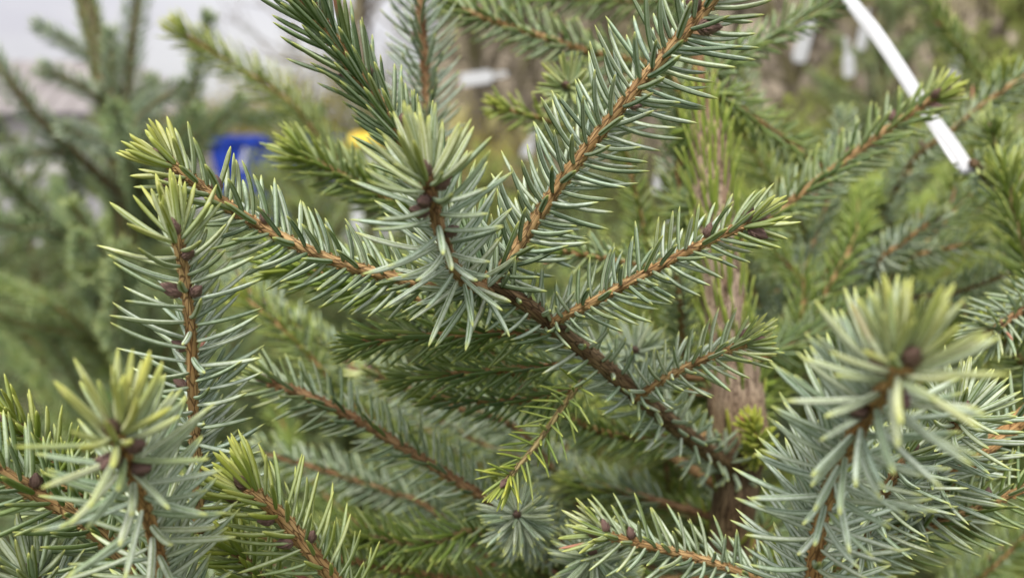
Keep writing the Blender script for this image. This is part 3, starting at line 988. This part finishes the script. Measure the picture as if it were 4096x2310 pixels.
# central shoot reaching towards the lens
shoot([(1960, 1170, .222), (1845, 1110, .209), (1772, 960, .196), (1736, 830, .187), (1706, 700, .179)], (.0019, .0017), REDB, lod=8,
      buds=[(.90, 250, .0046), (.93, 30, .0046), (.80, 200, .0048), (.66, 10, .004)], dens=18, L=.0195, W=.0015, ang=(82, 34), kpart=.84, tipyel=.45, glau=1.0, lush=.05, yel=.05)
# near shoot bottom left
shoot([(690, 2600, .206), (655, 2330, .197), (605, 2110, .186), (545, 1940, .174), (500, 1825, .164), (455, 1725, .155)], (.0018, .0016), ORANGE, lod=8,
      buds=[(.90, 250, .005), (.93, 10, .0046), (.84, 350, .005), (.87, 190, .0044)], dens=14, L=.0190, W=.0015, ang=(80, 34), kpart=.82, tipyel=.8, glau=.9, lush=.1, yel=.12)
# nearest shoot on the right
shoot([(3225, 2560, .206), (3250, 2300, .199), (3290, 2060, .190), (3345, 1890, .180), (3430, 1720, .168), (3530, 1570, .154), (3628, 1445, .141)], (.0019, .0018), ORANGE, lod=8, termbud=.006,
      buds=[(.92, 120, .0052), (.90, 280, .0052), (.80, 190, .005)], dens=17, L=.0200, W=.0015, ang=(80, 40), kpart=.82, peg=.0008, tipyel=.7, glau=1.0, lush=.05, yel=.06)
# long sharp shoot rising to the right
shoot([(1955, 1140, .223), (2060, 1000, .226), (2250, 720, .222), (2450, 470, .217), (2650, 230, .212), (2800, 60, .209), (2900, -70, .207)], (.0021, .0018), TAN, lod=8,
      buds=[(.90, 160, .0055), (.89, -20, .0058), (.62, -30, .0032), (.76, 170, .003)], dens=16, L=.0186, W=.0015, ang=(74, 34), kpart=.45, glau=.9, lush=.05, yel=.04, tipyel=.3)
# right-hand shoot
shoot([(2190, 1300, .238), (2330, 1228, .229), (2550, 1110, .223), (2800, 980, .218), (3015, 885, .214)], (.0016, .0013), TAN, lod=8,
      buds=[(.97, -60, .005), (.83, 110, .0038), (.985, 30, .0045)], dens=13, L=.0138, W=.0013, ang=(66, 28), kpart=.45, glau=.85, lush=.15, yel=.06, tipyel=.5)
shoot([(2530, 1600, .264), (2700, 1490, .25), (2880, 1410, .243), (3000, 1368, .239)], (.0014, .0011), TAN, lod=8, buds=[(.97, 30, .004)],
      dens=13, L=.0132, W=.0013, ang=(66, 28), kpart=.45, glau=.85, lush=.15, yel=.06, tipyel=.55)
shoot([(2330, 1520, .252), (2240, 1640, .243), (2150, 1770, .237), (2025, 1920, .229)], (.0010, .0008), OLIVE, lod=8, dens=10, L=.0118, W=.0009, ang=(66, 40), kpart=.2, curl=.05, glau=.15, lush=.9, yel=.35,
      tipyel=.3, peg=.0003, termbud=.0035, up=-.02)
shoot([(1955, 1135, .223), (1880, 970, .240), (1780, 800, .249), (1560, 480, .245), (1400, 250, .238), (1250, 40, .231), (1160, -130, .226)], (.0027, .0023), TAN, lod=8, buds=[(.70, 80, .004), (.56, 60, .004), (.72, 200, .005)],
      dens=12, L=.0195, W=.0015, ang=(34, 26), kpart=.1, glau=.6, lush=.05, yel=.02, tipyel=.2, curl=.05, part=FWD)
# dark shoots below the middle
shoot([(2165, 1330, .246), (1900, 1335, .251), (1650, 1345, .256), (1440, 1375, .257)], (.0013, .001), ORANGE, lod=8, dens=13, L=.0135, W=.0012, ang=(48, 22), kpart=0, glau=.3, lush=.3, yel=.04, tipyel=.15, termbud=.003)
shoot([(2235, 1460, .257), (2000, 1480, .263), (1800, 1495, .268), (1630, 1515, .272)], (.0013, .001), ORANGE, lod=8, dens=13, L=.0135, W=.0012, ang=(48, 22), kpart=0, glau=.3, lush=.3, yel=.04, tipyel=.15, termbud=.003)
shoot([(2280, 1560, .262), (2080, 1600, .272), (1900, 1600, .28), (1740, 1590, .287)], (.0012, .001), ORANGE, lod=6, dens=12, L=.013, W=.0012, ang=(50, 22), kpart=0, glau=.35, lush=.2, yel=.04, tipyel=.15, termbud=.003)
# green shoots behind the left-hand one
shoot([(1800, 950, .345), (1500, 770, .325), (1350, 690, .312), (1200, 620, .302)], (.0017, .0013), TAN, dens=18, L=.0185, ang=(46, 28), kpart=0, glau=.4, lush=1, yel=.2, tipyel=.35, attach=True)
shoot([(1720, 1230, .262), (1400, 1130, .263), (1130, 1060, .262)], (.0014, .0011), TAN, dens=14, L=.0150, ang=(52, 28), kpart=0, glau=.25, lush=.8, yel=.12, tipyel=.2, attach=True)
shoot([(1650, 880, .62), (1340, 620, .58), (1150, 400, .56), (900, 240, .54), (735, 135, .525)], (.0022, .0017), TAN, lod=4, dens=15, L=.0245, ang=(48, 28), kpart=0, glau=.55, lush=.8, yel=.48, tipyel=.35, attach=True)
shoot([(1715, 900, .34), (1710, 500, .335), (1698, 250, .332), (1680, 40, .328), (1670, -130, .325)], (.0026, .0021), REDB, dens=15, L=.0195, W=.0014, ang=(62, 34), kpart=.5, glau=1, lush=0, yel=.03, tipyel=.2, attach=True,
      buds=[(.75, 180, .004), (.55, 0, .0035)])
shoot([(2700, 330, .37), (2350, 205, .362), (2050, 110, .357), (1815, 28, .352)], (.0019, .0015), TAN, lod=6, dens=14, L=.0155, ang=(60, 30), kpart=.4, glau=.6, lush=.35, yel=.12, tipyel=.3,
      buds=[(.78, 80, .0042), (.55, 80, .004), (.9, 80, .004)], attach=True)
shoot([(2760, 60, .40), (2500, 8, .40), (2250, -5, .40), (1980, -25, .40)], (.0015, .0012), OLIVE, lod=4, dens=13, L=.016, ang=(58, 28), kpart=0, glau=.4, lush=.6, yel=.1, tipyel=.2, attach=True, up=-.08)
shoot([(2850, 300, .345), (2950, 215, .365), (3080, 150, .38), (3250, 60, .385), (3430, -30, .39)], (.0016, .0013), OLIVE, lod=4, dens=13, L=.016, ang=(52, 28), kpart=.1, glau=.55, lush=.3, yel=.1, tipyel=.2)
shoot([(2835, 380, .338), (2900, 395, .355), (3000, 460, .37), (3150, 565, .38), (3290, 670, .39)], (.0018, .0014), ORANGE, lod=4, dens=14, L=.0150, ang=(62, 30), kpart=.4, glau=.5, lush=.5, yel=.15, tipyel=.2)
shoot([(2880, 1030, .336), (3090, 860, .335), (3330, 680, .331), (3560, 510, .327), (3765, 375, .322)], (.0019, .0016), TAN, lod=6, dens=13, L=.0150, ang=(58, 26), kpart=.45, glau=.6, lush=.45, yel=.14, tipyel=.7,
      buds=[(.965, 200, .005), (.96, -30, .0055), (.82, 110, .0046), (.62, 120, .003)])
# end-on shoots that show as stars
STAR = dict(dens=22, L=.0165, W=.0013, kpart=0, tipyel=.15)
shoot([(2260, 2200, .36), (2130, 2120, .31), (2085, 2072, .275), (2069, 2056, .262)], (.0014, .0012), REDB, lod=8, ang=(66, 50), glau=.95, lush=.1, yel=.06, termbud=.0045, part=FWD, **STAR)
shoot([(2640, 1560, .37), (2560, 1460, .325), (2541, 1402, .298)], (.0013, .0011), REDB, ang=(68, 55), glau=.95, lush=.1, yel=.05, part=FWD, **STAR)
shoot([(2480, 2420, .31), (2390, 2270, .275), (2370, 2208, .258)], (.0013, .0012), REDB, lod=8, ang=(68, 55), glau=.9, lush=.1, yel=.05, part=FWD, **STAR)
shoot([(2480, 520, .35), (2330, 410, .325), (2268, 345, .302)], (.0014, .0013), REDB, ang=(66, 45), glau=.6, lush=.4, yel=.2, part=FWD, dens=18, L=.015, W=.0013, kpart=0, tipyel=.4)
shoot([(2480, 560, .38), (2300, 520, .368), (2150, 470, .356), (2005, 432, .35)], (.0014, .0011), TAN, lod=4, dens=13, L=.013, ang=(56, 30), kpart=.3, glau=.3, lush=.7, yel=.35, tipyel=.3, attach=True)
shoot([(2700, 1090, .33), (2560, 1060, .31), (2400, 1030, .302), (2220, 1000, .30)], (.0013, .001), TAN, dens=13, L=.0115, ang=(62, 30), kpart=.3, glau=.5, lush=.45, yel=.15, tipyel=.2, attach=True)
# lower left group
shoot([(640, 2420, .226), (480, 2220, .218), (300, 2060, .210), (120, 1960, .204), (-60, 1850, .198), (-180, 1770, .195)], (.0024, .0021), TAN, lod=8, buds=[(.72, 60, .0042)], dens=13, L=.0180, W=.0014,
      ang=(56, 30), kpart=.1, glau=.5, lush=.35, yel=.06, tipyel=.2)
shoot([(420, 2000, .245), (250, 1860, .24), (120, 1740, .236), (40, 1690, .232)], (.0016, .0013), TAN, dens=14, L=.0165, ang=(56, 28), kpart=0, glau=.3, lush=.6, yel=.30, tipyel=.4, attach=True)
shoot([(1440, 2440, .226), (1290, 2260, .218), (1130, 2070, .212), (985, 1945, .206)], (.0024, .002), TAN, lod=8, buds=[(.97, 170, .005), (.60, 200, .0046), (.77, 170, .004), (.58, 20, .004)], dens=13, L=.0175, W=.0013,
      ang=(58, 28), kpart=.35, glau=.45, lush=.7, yel=.30, tipyel=.55)
shoot([(180, 2560, .215), (150, 2400, .21), (130, 2290, .206)], (.0016, .0014), TAN, dens=15, L=.018, ang=(60, 30), kpart=.3, glau=1, lush=.05, yel=.04, tipyel=.2)
shoot([(1180, 2520, .235), (1080, 2380, .232), (1000, 2260, .229), (930, 2190, .227)], (.0015, .0012), TAN, dens=14, L=.015, ang=(56, 28), kpart=0, glau=.3, lush=.8, yel=.25, tipyel=.3)
# middle distance inside the tree
shoot([(2200, 2140, .315), (1940, 1990, .302), (1700, 1840, .297), (1450, 1690, .291), (1250, 1590, .287), (1065, 1520, .283)], (.0024, .0018), REDB, lod=6, dens=13, L=.0155, W=.0013, ang=(62, 32), kpart=.5, glau=.75, lush=.25,
      yel=.06, tipyel=.3, attach=True, peg=.0007)
shoot([(2100, 1740, .37), (1800, 1620, .355), (1600, 1540, .348), (1490, 1480, .343)], (.0018, .0014), REDB, dens=13, L=.0155, ang=(60, 32), kpart=.3, glau=.85, lush=.1, yel=.08, tipyel=.5, attach=True)
shoot([(1420, 1620, .42), (1290, 1480, .41), (1150, 1330, .405), (975, 1190, .40)], (.0017, .0014), TAN, lod=4, dens=13, L=.017, ang=(54, 30), kpart=0, glau=.3, lush=.9, yel=.35, tipyel=.3, attach=True)
shoot([(1760, 2060, .41), (1540, 1960, .405), (1300, 1880, .40), (1050, 1810, .395)], (.0019, .0015), REDB, lod=4, dens=14, L=.017, ang=(60, 32), kpart=.3, glau=.8, lush=.1, yel=.05, tipyel=.2, attach=True)
shoot([(1960, 2140, .31), (1720, 2170, .305), (1440, 2145, .30)], (.0015, .0012), OLIVE, lod=6, dens=13, L=.0155, ang=(60, 30), kpart=.2, glau=.2, lush=.5, yel=.12, tipyel=.2, attach=True, up=.1)
shoot([(3240, 2400, .252), (2900, 2265, .246), (2650, 2195, .241), (2395, 2132, .236)], (.0016, .0013), TAN, lod=8, buds=[(.985, 100, .0042), (.88, 80, .004)], dens=13, L=.0152, W=.0013, ang=(62, 30), kpart=.45, glau=.8, lush=.2,
      yel=.08, tipyel=.5)
shoot([(2870, 2110, .37), (2600, 2020, .372), (2290, 1935, .372)], (.0017, .0013), OLIVE, lod=4, dens=14, L=.016, ang=(46, 26), kpart=0, glau=.4, lush=.6, yel=.2, tipyel=.2)
shoot([(2980, 1840, .330), (3040, 1780, .312), (3000, 1690, .308)], (.0011, .0009), OLIVE, dens=18, L=.009, ang=(60, 35), kpart=0, glau=.1, lush=.9, yel=.75, tipyel=.3, peg=0)
# right-hand lower group
shoot([(3000, 2420, .30), (3480, 2205, .268), (3700, 2112, .258), (3900, 2032, .251), (4170, 1925, .245)], (.0016, .0013), TAN, lod=8, buds=[(.86, 80, .0045)], dens=12, L=.0165, W=.0011, ang=(64, 40), kpart=.3, glau=.55, lush=.5,
      yel=.1, tipyel=.1, curl=.22)
shoot([(3560, 2080, .262), (3720, 1965, .258), (3850, 1865, .254), (4050, 1700, .252), (4220, 1560, .250)], (.0032, .0030), ORANGE, lod=6, dens=6, L=.015, ang=(60, 40), kpart=.3, glau=.8, lush=.1, tipn=0, yel=.05, tipyel=0, termbud=0)
shoot([(3640, 2080, .262), (3720, 1900, .245), (3800, 1740, .229), (3850, 1640, .220)], (.0017, .0015), REDB, lod=8, dens=17, L=.0205, W=.0015, ang=(76, 40), kpart=.3, tipyel=.2, **GL)
shoot([(3430, 2280, .262), (3480, 2080, .245), (3560, 1930, .233), (3640, 1800, .225)], (.0016, .0014), REDB, lod=8, dens=15, L=.0195, W=.0014, ang=(74, 40), kpart=.3, tipyel=.2, **GL)
shoot([(4330, 1180, .30), (4180, 1200, .29), (4060, 1260, .282), (3960, 1330, .276)], (.0016, .0013), REDB, lod=6, dens=15, L=.0160, W=.0012, ang=(60, 35), kpart=0, glau=.75, lush=.2, yel=.05, tipyel=.2)
shoot([(4330, 1700, .31), (4200, 1560, .30), (4080, 1440, .295), (3990, 1330, .29)], (.0016, .0013), OLIVE, lod=6, dens=15, L=.0150, W=.0012, ang=(50, 30), kpart=0, glau=.3, lush=.6, yel=.25, tipyel=.4)

# more of the tree's own inner and lower branches, deep behind the sharp shoots
r2 = np.random.default_rng(77)
for k in range(46):
    px, py = r2.uniform(850, 4250), r2.uniform(1180, 2500)
    if k < 12:
        px, py = r2.uniform(2950, 4250), r2.uniform(650, 1500)
    d = r2.uniform(.40, .62)
    b0 = P(px, py, d)
    j = int(np.argmin(np.abs(tq[:, 2] - b0[2] + .04)))
    out = unit(b0 - tq[j]) * 1.0
    dirv = unit(out + r2.normal(0, .45, 3) + np.array([0, 0, .18]))
    Ls = r2.uniform(.06, .13)
    pts3 = [b0, b0 + dirv * Ls * .5, b0 + dirv * Ls + UP * .006]
    pix = [project(p) for p in pts3]
    tn = r2.integers(4)
    sty = [dict(glau=.9, lush=.1, yel=.05), dict(glau=.3, lush=.75, yel=.2), dict(glau=.25, lush=.9, yel=.4), dict(glau=.6, lush=.4, yel=.1)][tn]
    shoot(pix, (.0017, .0013), [REDB, TAN, OLIVE, ORANGE][tn], lod=4, dens=13, L=.0165, ang=(56, 30), kpart=.15, tipyel=.2, termbud=.0045, attach=True, **sty)

# split off the needles that show largest, each an object of its own; the rest stay one part per branch
cand = []
for si, (b, nd, lod) in enumerate(SHOOTS):
    if lod < 8:
        continue
    tip = nd['b'] + nd['L'][:, None] * (nd['d'] + nd['c'])
    x0, y0, z0 = project(nd['b'])
    x1, y1, z1 = project(tip)
    ok = (np.minimum(x0, x1) > 0) & (np.maximum(x0, x1) < 4096) & (np.minimum(y0, y1) > 0) & (np.maximum(y0, y1) < 2310)
    size = np.hypot(x1 - x0, y1 - y0) * ok
    for i in np.where(ok)[0]:
        cand.append((size[i], si, i))
cand.sort(reverse=True)
single = {}
for sz, si, i in cand[:300]:
    single.setdefault(si, []).append(i)
for si, (b, nd, lod) in enumerate(SHOOTS):
    one = single.get(si, [])
    for i in one:
        needle_obj('needle', nd, 8, b, MAIN_BASE, np.array([i]))
    rest = np.setdiff1d(np.arange(len(nd['L'])), one)
    needle_obj('needles', nd, lod, b, MAIN_BASE, rest, kind='stuff')


# ================================================================== SECOND SPRUCE, CLOSE BEHIND ON THE RIGHT
main_keep = main
X2 = P(3420, 1200, .56)
SEC_BASE = np.array([X2[0] + .02, X2[1] + .16, -.03])
main = thing('spruce_tree', 'softly blurred green spruce close behind the main trunk on the right', 'spruce', SEC_BASE, 'nursery spruces in rows')
MAIN_BASE_KEEP, MAIN_BASE = MAIN_BASE, SEC_BASE
g = Geo()
q, s = spline([SEC_BASE, SEC_BASE + np.array([0, -.02, .6]), P(3200, 1900, .60), P(3300, 1450, .58), P(3440, 1120, .56), P(3560, 880, .545), P(3640, 640, .54), P(3680, 420, .54)], .008)
rad = np.interp(s, [0, s[-1] * .6, s[-1] * .85, s[-1]], [.014, .0055, .004, .002])
tube(g, q, s, rad, 9, np.array(OLIVE), .05)
trunk2 = g.done('trunk', M_BARK, main, SEC_BASE)
m0 = len(q) // 2
nd = grow(q[m0:], s[m0:] - s[m0], rad[m0:], dens=13, L=.017, W=.0014, ang=(22, 22), kpart=0, glau=.35, lush=.8, yel=.25)
needle_obj('needles', nd, 4, trunk2, SEC_BASE, kind='stuff')
tq, = (q,)
n_before = len(SHOOTS)
shoot([(3480, 960, .55), (3640, 660, .47), (3800, 530, .44), (3980, 385, .42), (4170, 265, .41)], (.0021, .0017), TAN, lod=4, buds=[(.62, 110, .0046)], dens=13, L=.0170, ang=(58, 30), kpart=.2, glau=.75, lush=.3, yel=.08, tipyel=.3, attach=True)
shoot([(3400, 1300, .56), (3500, 1070, .43), (3620, 965, .41), (3730, 885, .40)], (.0016, .0013), ORANGE, lod=6, dens=13, L=.0150, ang=(64, 32), kpart=.4, glau=.95, lush=.15, yel=.06, tipyel=.3, attach=True)
shoot([(3450, 1120, .55), (3620, 1035, .45), (3760, 1000, .43), (3910, 968, .42)], (.0015, .0012), ORANGE, lod=6, dens=12, L=.0140, ang=(62, 32), kpart=.4, glau=.8, lush=.3, yel=.06, tipyel=.3, attach=True)
shoot([(4260, 1400, .37), (4150, 1170, .365), (4080, 950, .362), (4020, 690, .36)], (.0018, .0014), OLIVE, lod=6, dens=18, L=.0190, ang=(46, 28), kpart=0, glau=.35, lush=.85, yel=.25, tipyel=.2, attach=True)
shoot([(4020, 480, .62), (3880, 260, .60), (3740, 60, .585), (3700, -60, .58)], (.0018, .0014), OLIVE, lod=4, dens=18, L=.020, ang=(46, 28), kpart=0, glau=.35, lush=.8, yel=.28, tipyel=.2, attach=True)
shoot([(3560, 900, .54), (3480, 800, .53), (3350, 720, .53)], (.0014, .0012), TAN, lod=4, dens=13, L=.016, ang=(56, 30), kpart=0, glau=.4, lush=.8, yel=.3, tipyel=.2)
shoot([(4200, 800, .40), (4060, 720, .395), (3990, 600, .39), (3960, 520, .385)], (.0014, .0012), OLIVE, lod=4, dens=15, L=.017, ang=(50, 30), kpart=0, glau=.5, lush=.7, yel=.2, tipyel=.2)
# the stub the strap is looped round
shoot([(3990, 790, .47), (3945, 715, .40), (3905, 664, .366), (3893, 650, .358)], (.0024, .0022), OLD, lod=6, dens=3, L=.010, tipn=0, glau=.5, lush=.3, termbud=0)
for k in range(22):
    px, py = r2.uniform(2980, 4200), r2.uniform(600, 1650)
    d = r2.uniform(.48, .72)
    b0 = P(px, py, d)
    j = int(np.argmin(np.abs(tq[:, 2] - b0[2] + .04)))
    dirv = unit(unit(b0 - tq[j]) + r2.normal(0, .5, 3) + np.array([0, 0, .25]))
    Ls = r2.uniform(.06, .12)
    pix = [project(p) for p in (b0, b0 + dirv * Ls * .5, b0 + dirv * Ls + UP * .006)]
    tn = r2.integers(3)
    sty = [dict(glau=.7, lush=.3, yel=.08), dict(glau=.3, lush=.8, yel=.25), dict(glau=.25, lush=.9, yel=.4)][tn]
    shoot(pix, (.0017, .0013), [REDB, TAN, OLIVE][tn], lod=4, dens=14, L=.017, ang=(54, 30), kpart=.1, tipyel=.2, termbud=.0045, attach=True, **sty)
for b, nd, lod in SHOOTS[n_before:]:
    needle_obj('needles', nd, lod, b, SEC_BASE, kind='stuff')


# ================================================================== BLUE SPRUCE AT THE LEFT
lp = [P(250, -420, .80), P(345, 0, .80), P(420, 330, .80), P(478, 650, .81), P(508, 1000, .82), P(530, 1500, .83), P(540, 2100, .86)]
LEFT_BASE = np.array([lp[-1][0], lp[-1][1] + .06, -.03])
main = thing('spruce_tree', 'blurred blue-grey spruce with thick stem at the left edge before the shed', 'spruce', LEFT_BASE, 'nursery spruces in rows')
MAIN_BASE = LEFT_BASE
tq, ts = spline([LEFT_BASE] + lp[::-1], .008)
g = Geo()
lrad = np.interp(tq[:, 2], [0, .8, 1.25, 1.5, 1.65], [.018, .0135, .0108, .0095, .008])
tube(g, tq, ts, lrad, 10, np.array(OLIVE) * .38, .05)
trunk3 = g.done('trunk', M_BARK, main, LEFT_BASE)
m0 = int(len(tq) * .62)
nd = grow(tq[m0:], ts[m0:] - ts[m0], lrad[m0:], dens=14, L=.016, W=.0016, ang=(24, 18), kpart=0, glau=.5, lush=.1, yel=.12)
needle_obj('needles', nd, 3, trunk3, LEFT_BASE, kind='stuff')
n_before = len(SHOOTS)
BL = dict(lod=4, dens=19, L=.0185, W=.0017, ang=(54, 30), kpart=0, glau=.85, lush=.02, yel=.03, tipyel=.12)
for pts, r_, c_ in [([(440, 440, .80), (330, 350, .77), (185, 285, .74)], .0030, OLIVE), ([(385, 250, .80), (280, 175, .79), (165, 112, .78)], .0017, OLIVE),
                    ([(470, 540, .80), (512, 330, .79), (530, 150, .785), (552, 0, .78), (560, -120, .78)], .0056, OLD), ([(455, 450, .80), (450, 260, .78), (445, 140, .775)], .0024, OLIVE),
                    ([(500, 800, .81), (330, 640, .77), (150, 470, .73), (20, 300, .71), (-70, 190, .70)], .0050, OLD), ([(480, 560, .80), (600, 430, .76), (720, 350, .74)], .0028, OLIVE),
                    ([(485, 640, .80), (600, 570, .78), (720, 520, .77)], .0026, OLIVE), ([(470, 600, .80), (380, 560, .74), (270, 520, .70)], .0026, OLIVE),
                    ([(480, 600, .80), (540, 470, .82), (610, 330, .84)], .0024, OLIVE), ([(300, 620, .77), (180, 610, .74), (40, 640, .72)], .0022, OLIVE)]:
    shoot(pts, (r_, r_ * .75), c_, termbud=.005, **BL)
r3 = np.random.default_rng(9)
for k in range(64):
    px, py = 490 + r3.normal(0, 250), r3.uniform(480, 2150)
    if px > 900 or (px < 420 and py < 900):
        continue
    b0 = P(px, py, r3.uniform(.66, .98))
    j = int(np.argmin(np.abs(tq[:, 2] - b0[2] + .03)))
    dirv = unit(unit(b0 - tq[j]) + r3.normal(0, .4, 3) + np.array([0, 0, .3]))
    Ls = r3.uniform(.07, .15)
    pix = [project(p) for p in (b0, b0 + dirv * Ls * .5, b0 + dirv * Ls + UP * .008)]
    tn = int(r3.integers(5)) % 4 if py > 1000 else int(r3.integers(2))
    tn = min(tn, 2)
    sty = dict(BL, glau=.42, lush=.05)
    if tn == 2:
        sty.update(glau=.45, lush=.6, yel=.18)
    shoot(pix, (.0024, .0016), [OLD, OLIVE, REDB][tn], termbud=0, attach=True, **sty)
for b, nd, lod in SHOOTS[n_before:]:
    needle_obj('needles', nd, 3, b, LEFT_BASE, kind='stuff')


# ================================================================== WHITE STRAP AND PLANT LABELS
def ribbon(name, pts, width, thick, face, mat, parent, origin):
    q, s = spline(pts, .003)
    T, _, _ = frames(q)
    f = np.asarray(face, float)
    f = np.broadcast_to(f, q.shape)
    n = unit(f - np.sum(f * T, 1, keepdims=True) * T)
    e = np.cross(T, n)
    w, h = width / 2, thick / 2
    prof = [(-w, -h * .5), (-w * .93, -h), (w * .93, -h), (w, -h * .5), (w, h * .5), (w * .93, h), (-w * .93, h), (-w, h * .5)]
    V = np.stack([q + a * e + b * n for a, b in prof], 1).reshape(-1, 3)
    S, k = 8, len(q)
    i = np.arange(k - 1)[:, None] * S
    c = np.arange(S)[None]
    Q = np.stack([i + c, i + (c + 1) % S, i + S + (c + 1) % S, i + S + c], -1).reshape(-1, 4)
    Q = np.vstack([Q, [(0, 7, 4, 3), (3, 2, 1, 0), (7, 6, 5, 4)], np.array([(0, 7, 4, 3), (3, 2, 1, 0), (7, 6, 5, 4)])[:, ::-1] + (k - 1) * S])
    return build(name, V - np.asarray(origin), Q, None, mat, parent, None, False)


so = P(3893, 690, .362)
strap = thing('label_strap', 'white plastic label strap looped round a twig at upper right', 'strap', so, None)
face = unit(-FWD + .35 * UP - .25 * RIGHT)
front = [(3300, -200, .374), (3390, -20, .372), (3500, 120, .370), (3615, 290, .367), (3715, 450, .364), (3805, 570, .362), (3872, 672, .3605)]
ribbon('front_band', [P(*p) for p in front], .0057, .0007, face, M_WHITE, strap, so)
back = [(3878, 690, .362), (3830, 640, .372), (3745, 510, .380), (3640, 350, .384), (3520, 170, .384), (3400, 10, .382), (3290, -190, .378)]
ribbon('back_band', [P(*p) for p in back], .0057, .0007, face, M_WHITE, strap, so)


def plant_label(px, py, D, w, h, roll, label, tilt=0.3):
    w, h = w * .8, h * .85
    o = P(px, py, D)
    t = thing('plant_label', label, 'label', o, 'white plant labels on the nursery trees')
    g = Geo()
    c = .18 * w
    prof = [(-w / 2 + c, -h / 2), (w / 2 - c, -h / 2), (w / 2, -h / 2 + c), (w / 2, h / 2 - c), (w / 4, h / 2), (-w / 4, h / 2), (-w / 2, h / 2 - c), (-w / 2, -h / 2 + c)]
    v = [(x, .0006 * s_ + .03 * w * math.cos(3 * x / w), y) for s_ in (-1, 1) for x, y in prof]
    q_ = [(0, 1, 2, 7), (7, 2, 3, 6), (6, 3, 4, 5)]
    Q = q_ + [tuple(i + 8 for i in r[::-1]) for r in q_] + [(i, i + 8, (i + 1) % 8 + 8, (i + 1) % 8) for i in range(8)]
    g.add(v, Q)
    pl = g.done('plate', M_WHITE, t, (0, 0, 0), attrs=False, smooth_faces=False)
    a = np.linspace(0, 2 * np.pi, 9)
    ribbon('loop', [np.array([.0035 * math.sin(x), .003 * math.sin(x / 2), h / 2 + .014 - .016 * math.cos(x)]) for x in a], .004, .0008, (0, -1, 0.01), M_WHITE, t, (0, 0, 0))
    t.rotation_euler = (tilt * .3, roll, tilt)


for a in [(2965, 330, 1.35, .019, .13, .02, 'long blurred white plant label just right of the trunk top'),
          (3215, 160, 1.5, .040, .10, .15, 'broad blurred white plant label left of the strap top'),
          (3395, 265, 1.4, .030, .048, -.25, 'small blurred white plant label just left of the strap middle'),
          (3450, 150, 1.6, .028, .06, .1, 'faint blurred white plant label touching the strap upper left'),
          (3825, 260, 1.7, .030, .075, 0, 'blurred white plant label right of the strap near the right edge'),
          (1905, 312, 1.45, .030, .072, 1.42, 'blurred white plant label lying level right of the vertical shoot'),
          (2110, 600, 1.5, .026, .034, .4, 'small blurred white plant label left of the long bright shoot'),
          (2625, 752, 1.2, .013, .016, .2, 'tiny blurred white plant label between the long shoot and the trunk'),
          (2690, 890, 1.15, .016, .024, .5, 'tiny blurred bluish white plant label left of the trunk'),
          (965, 660, 1.9, .014, .03, .3, 'faint blurred white plant label in front of the blue container')]:
    plant_label(*a)
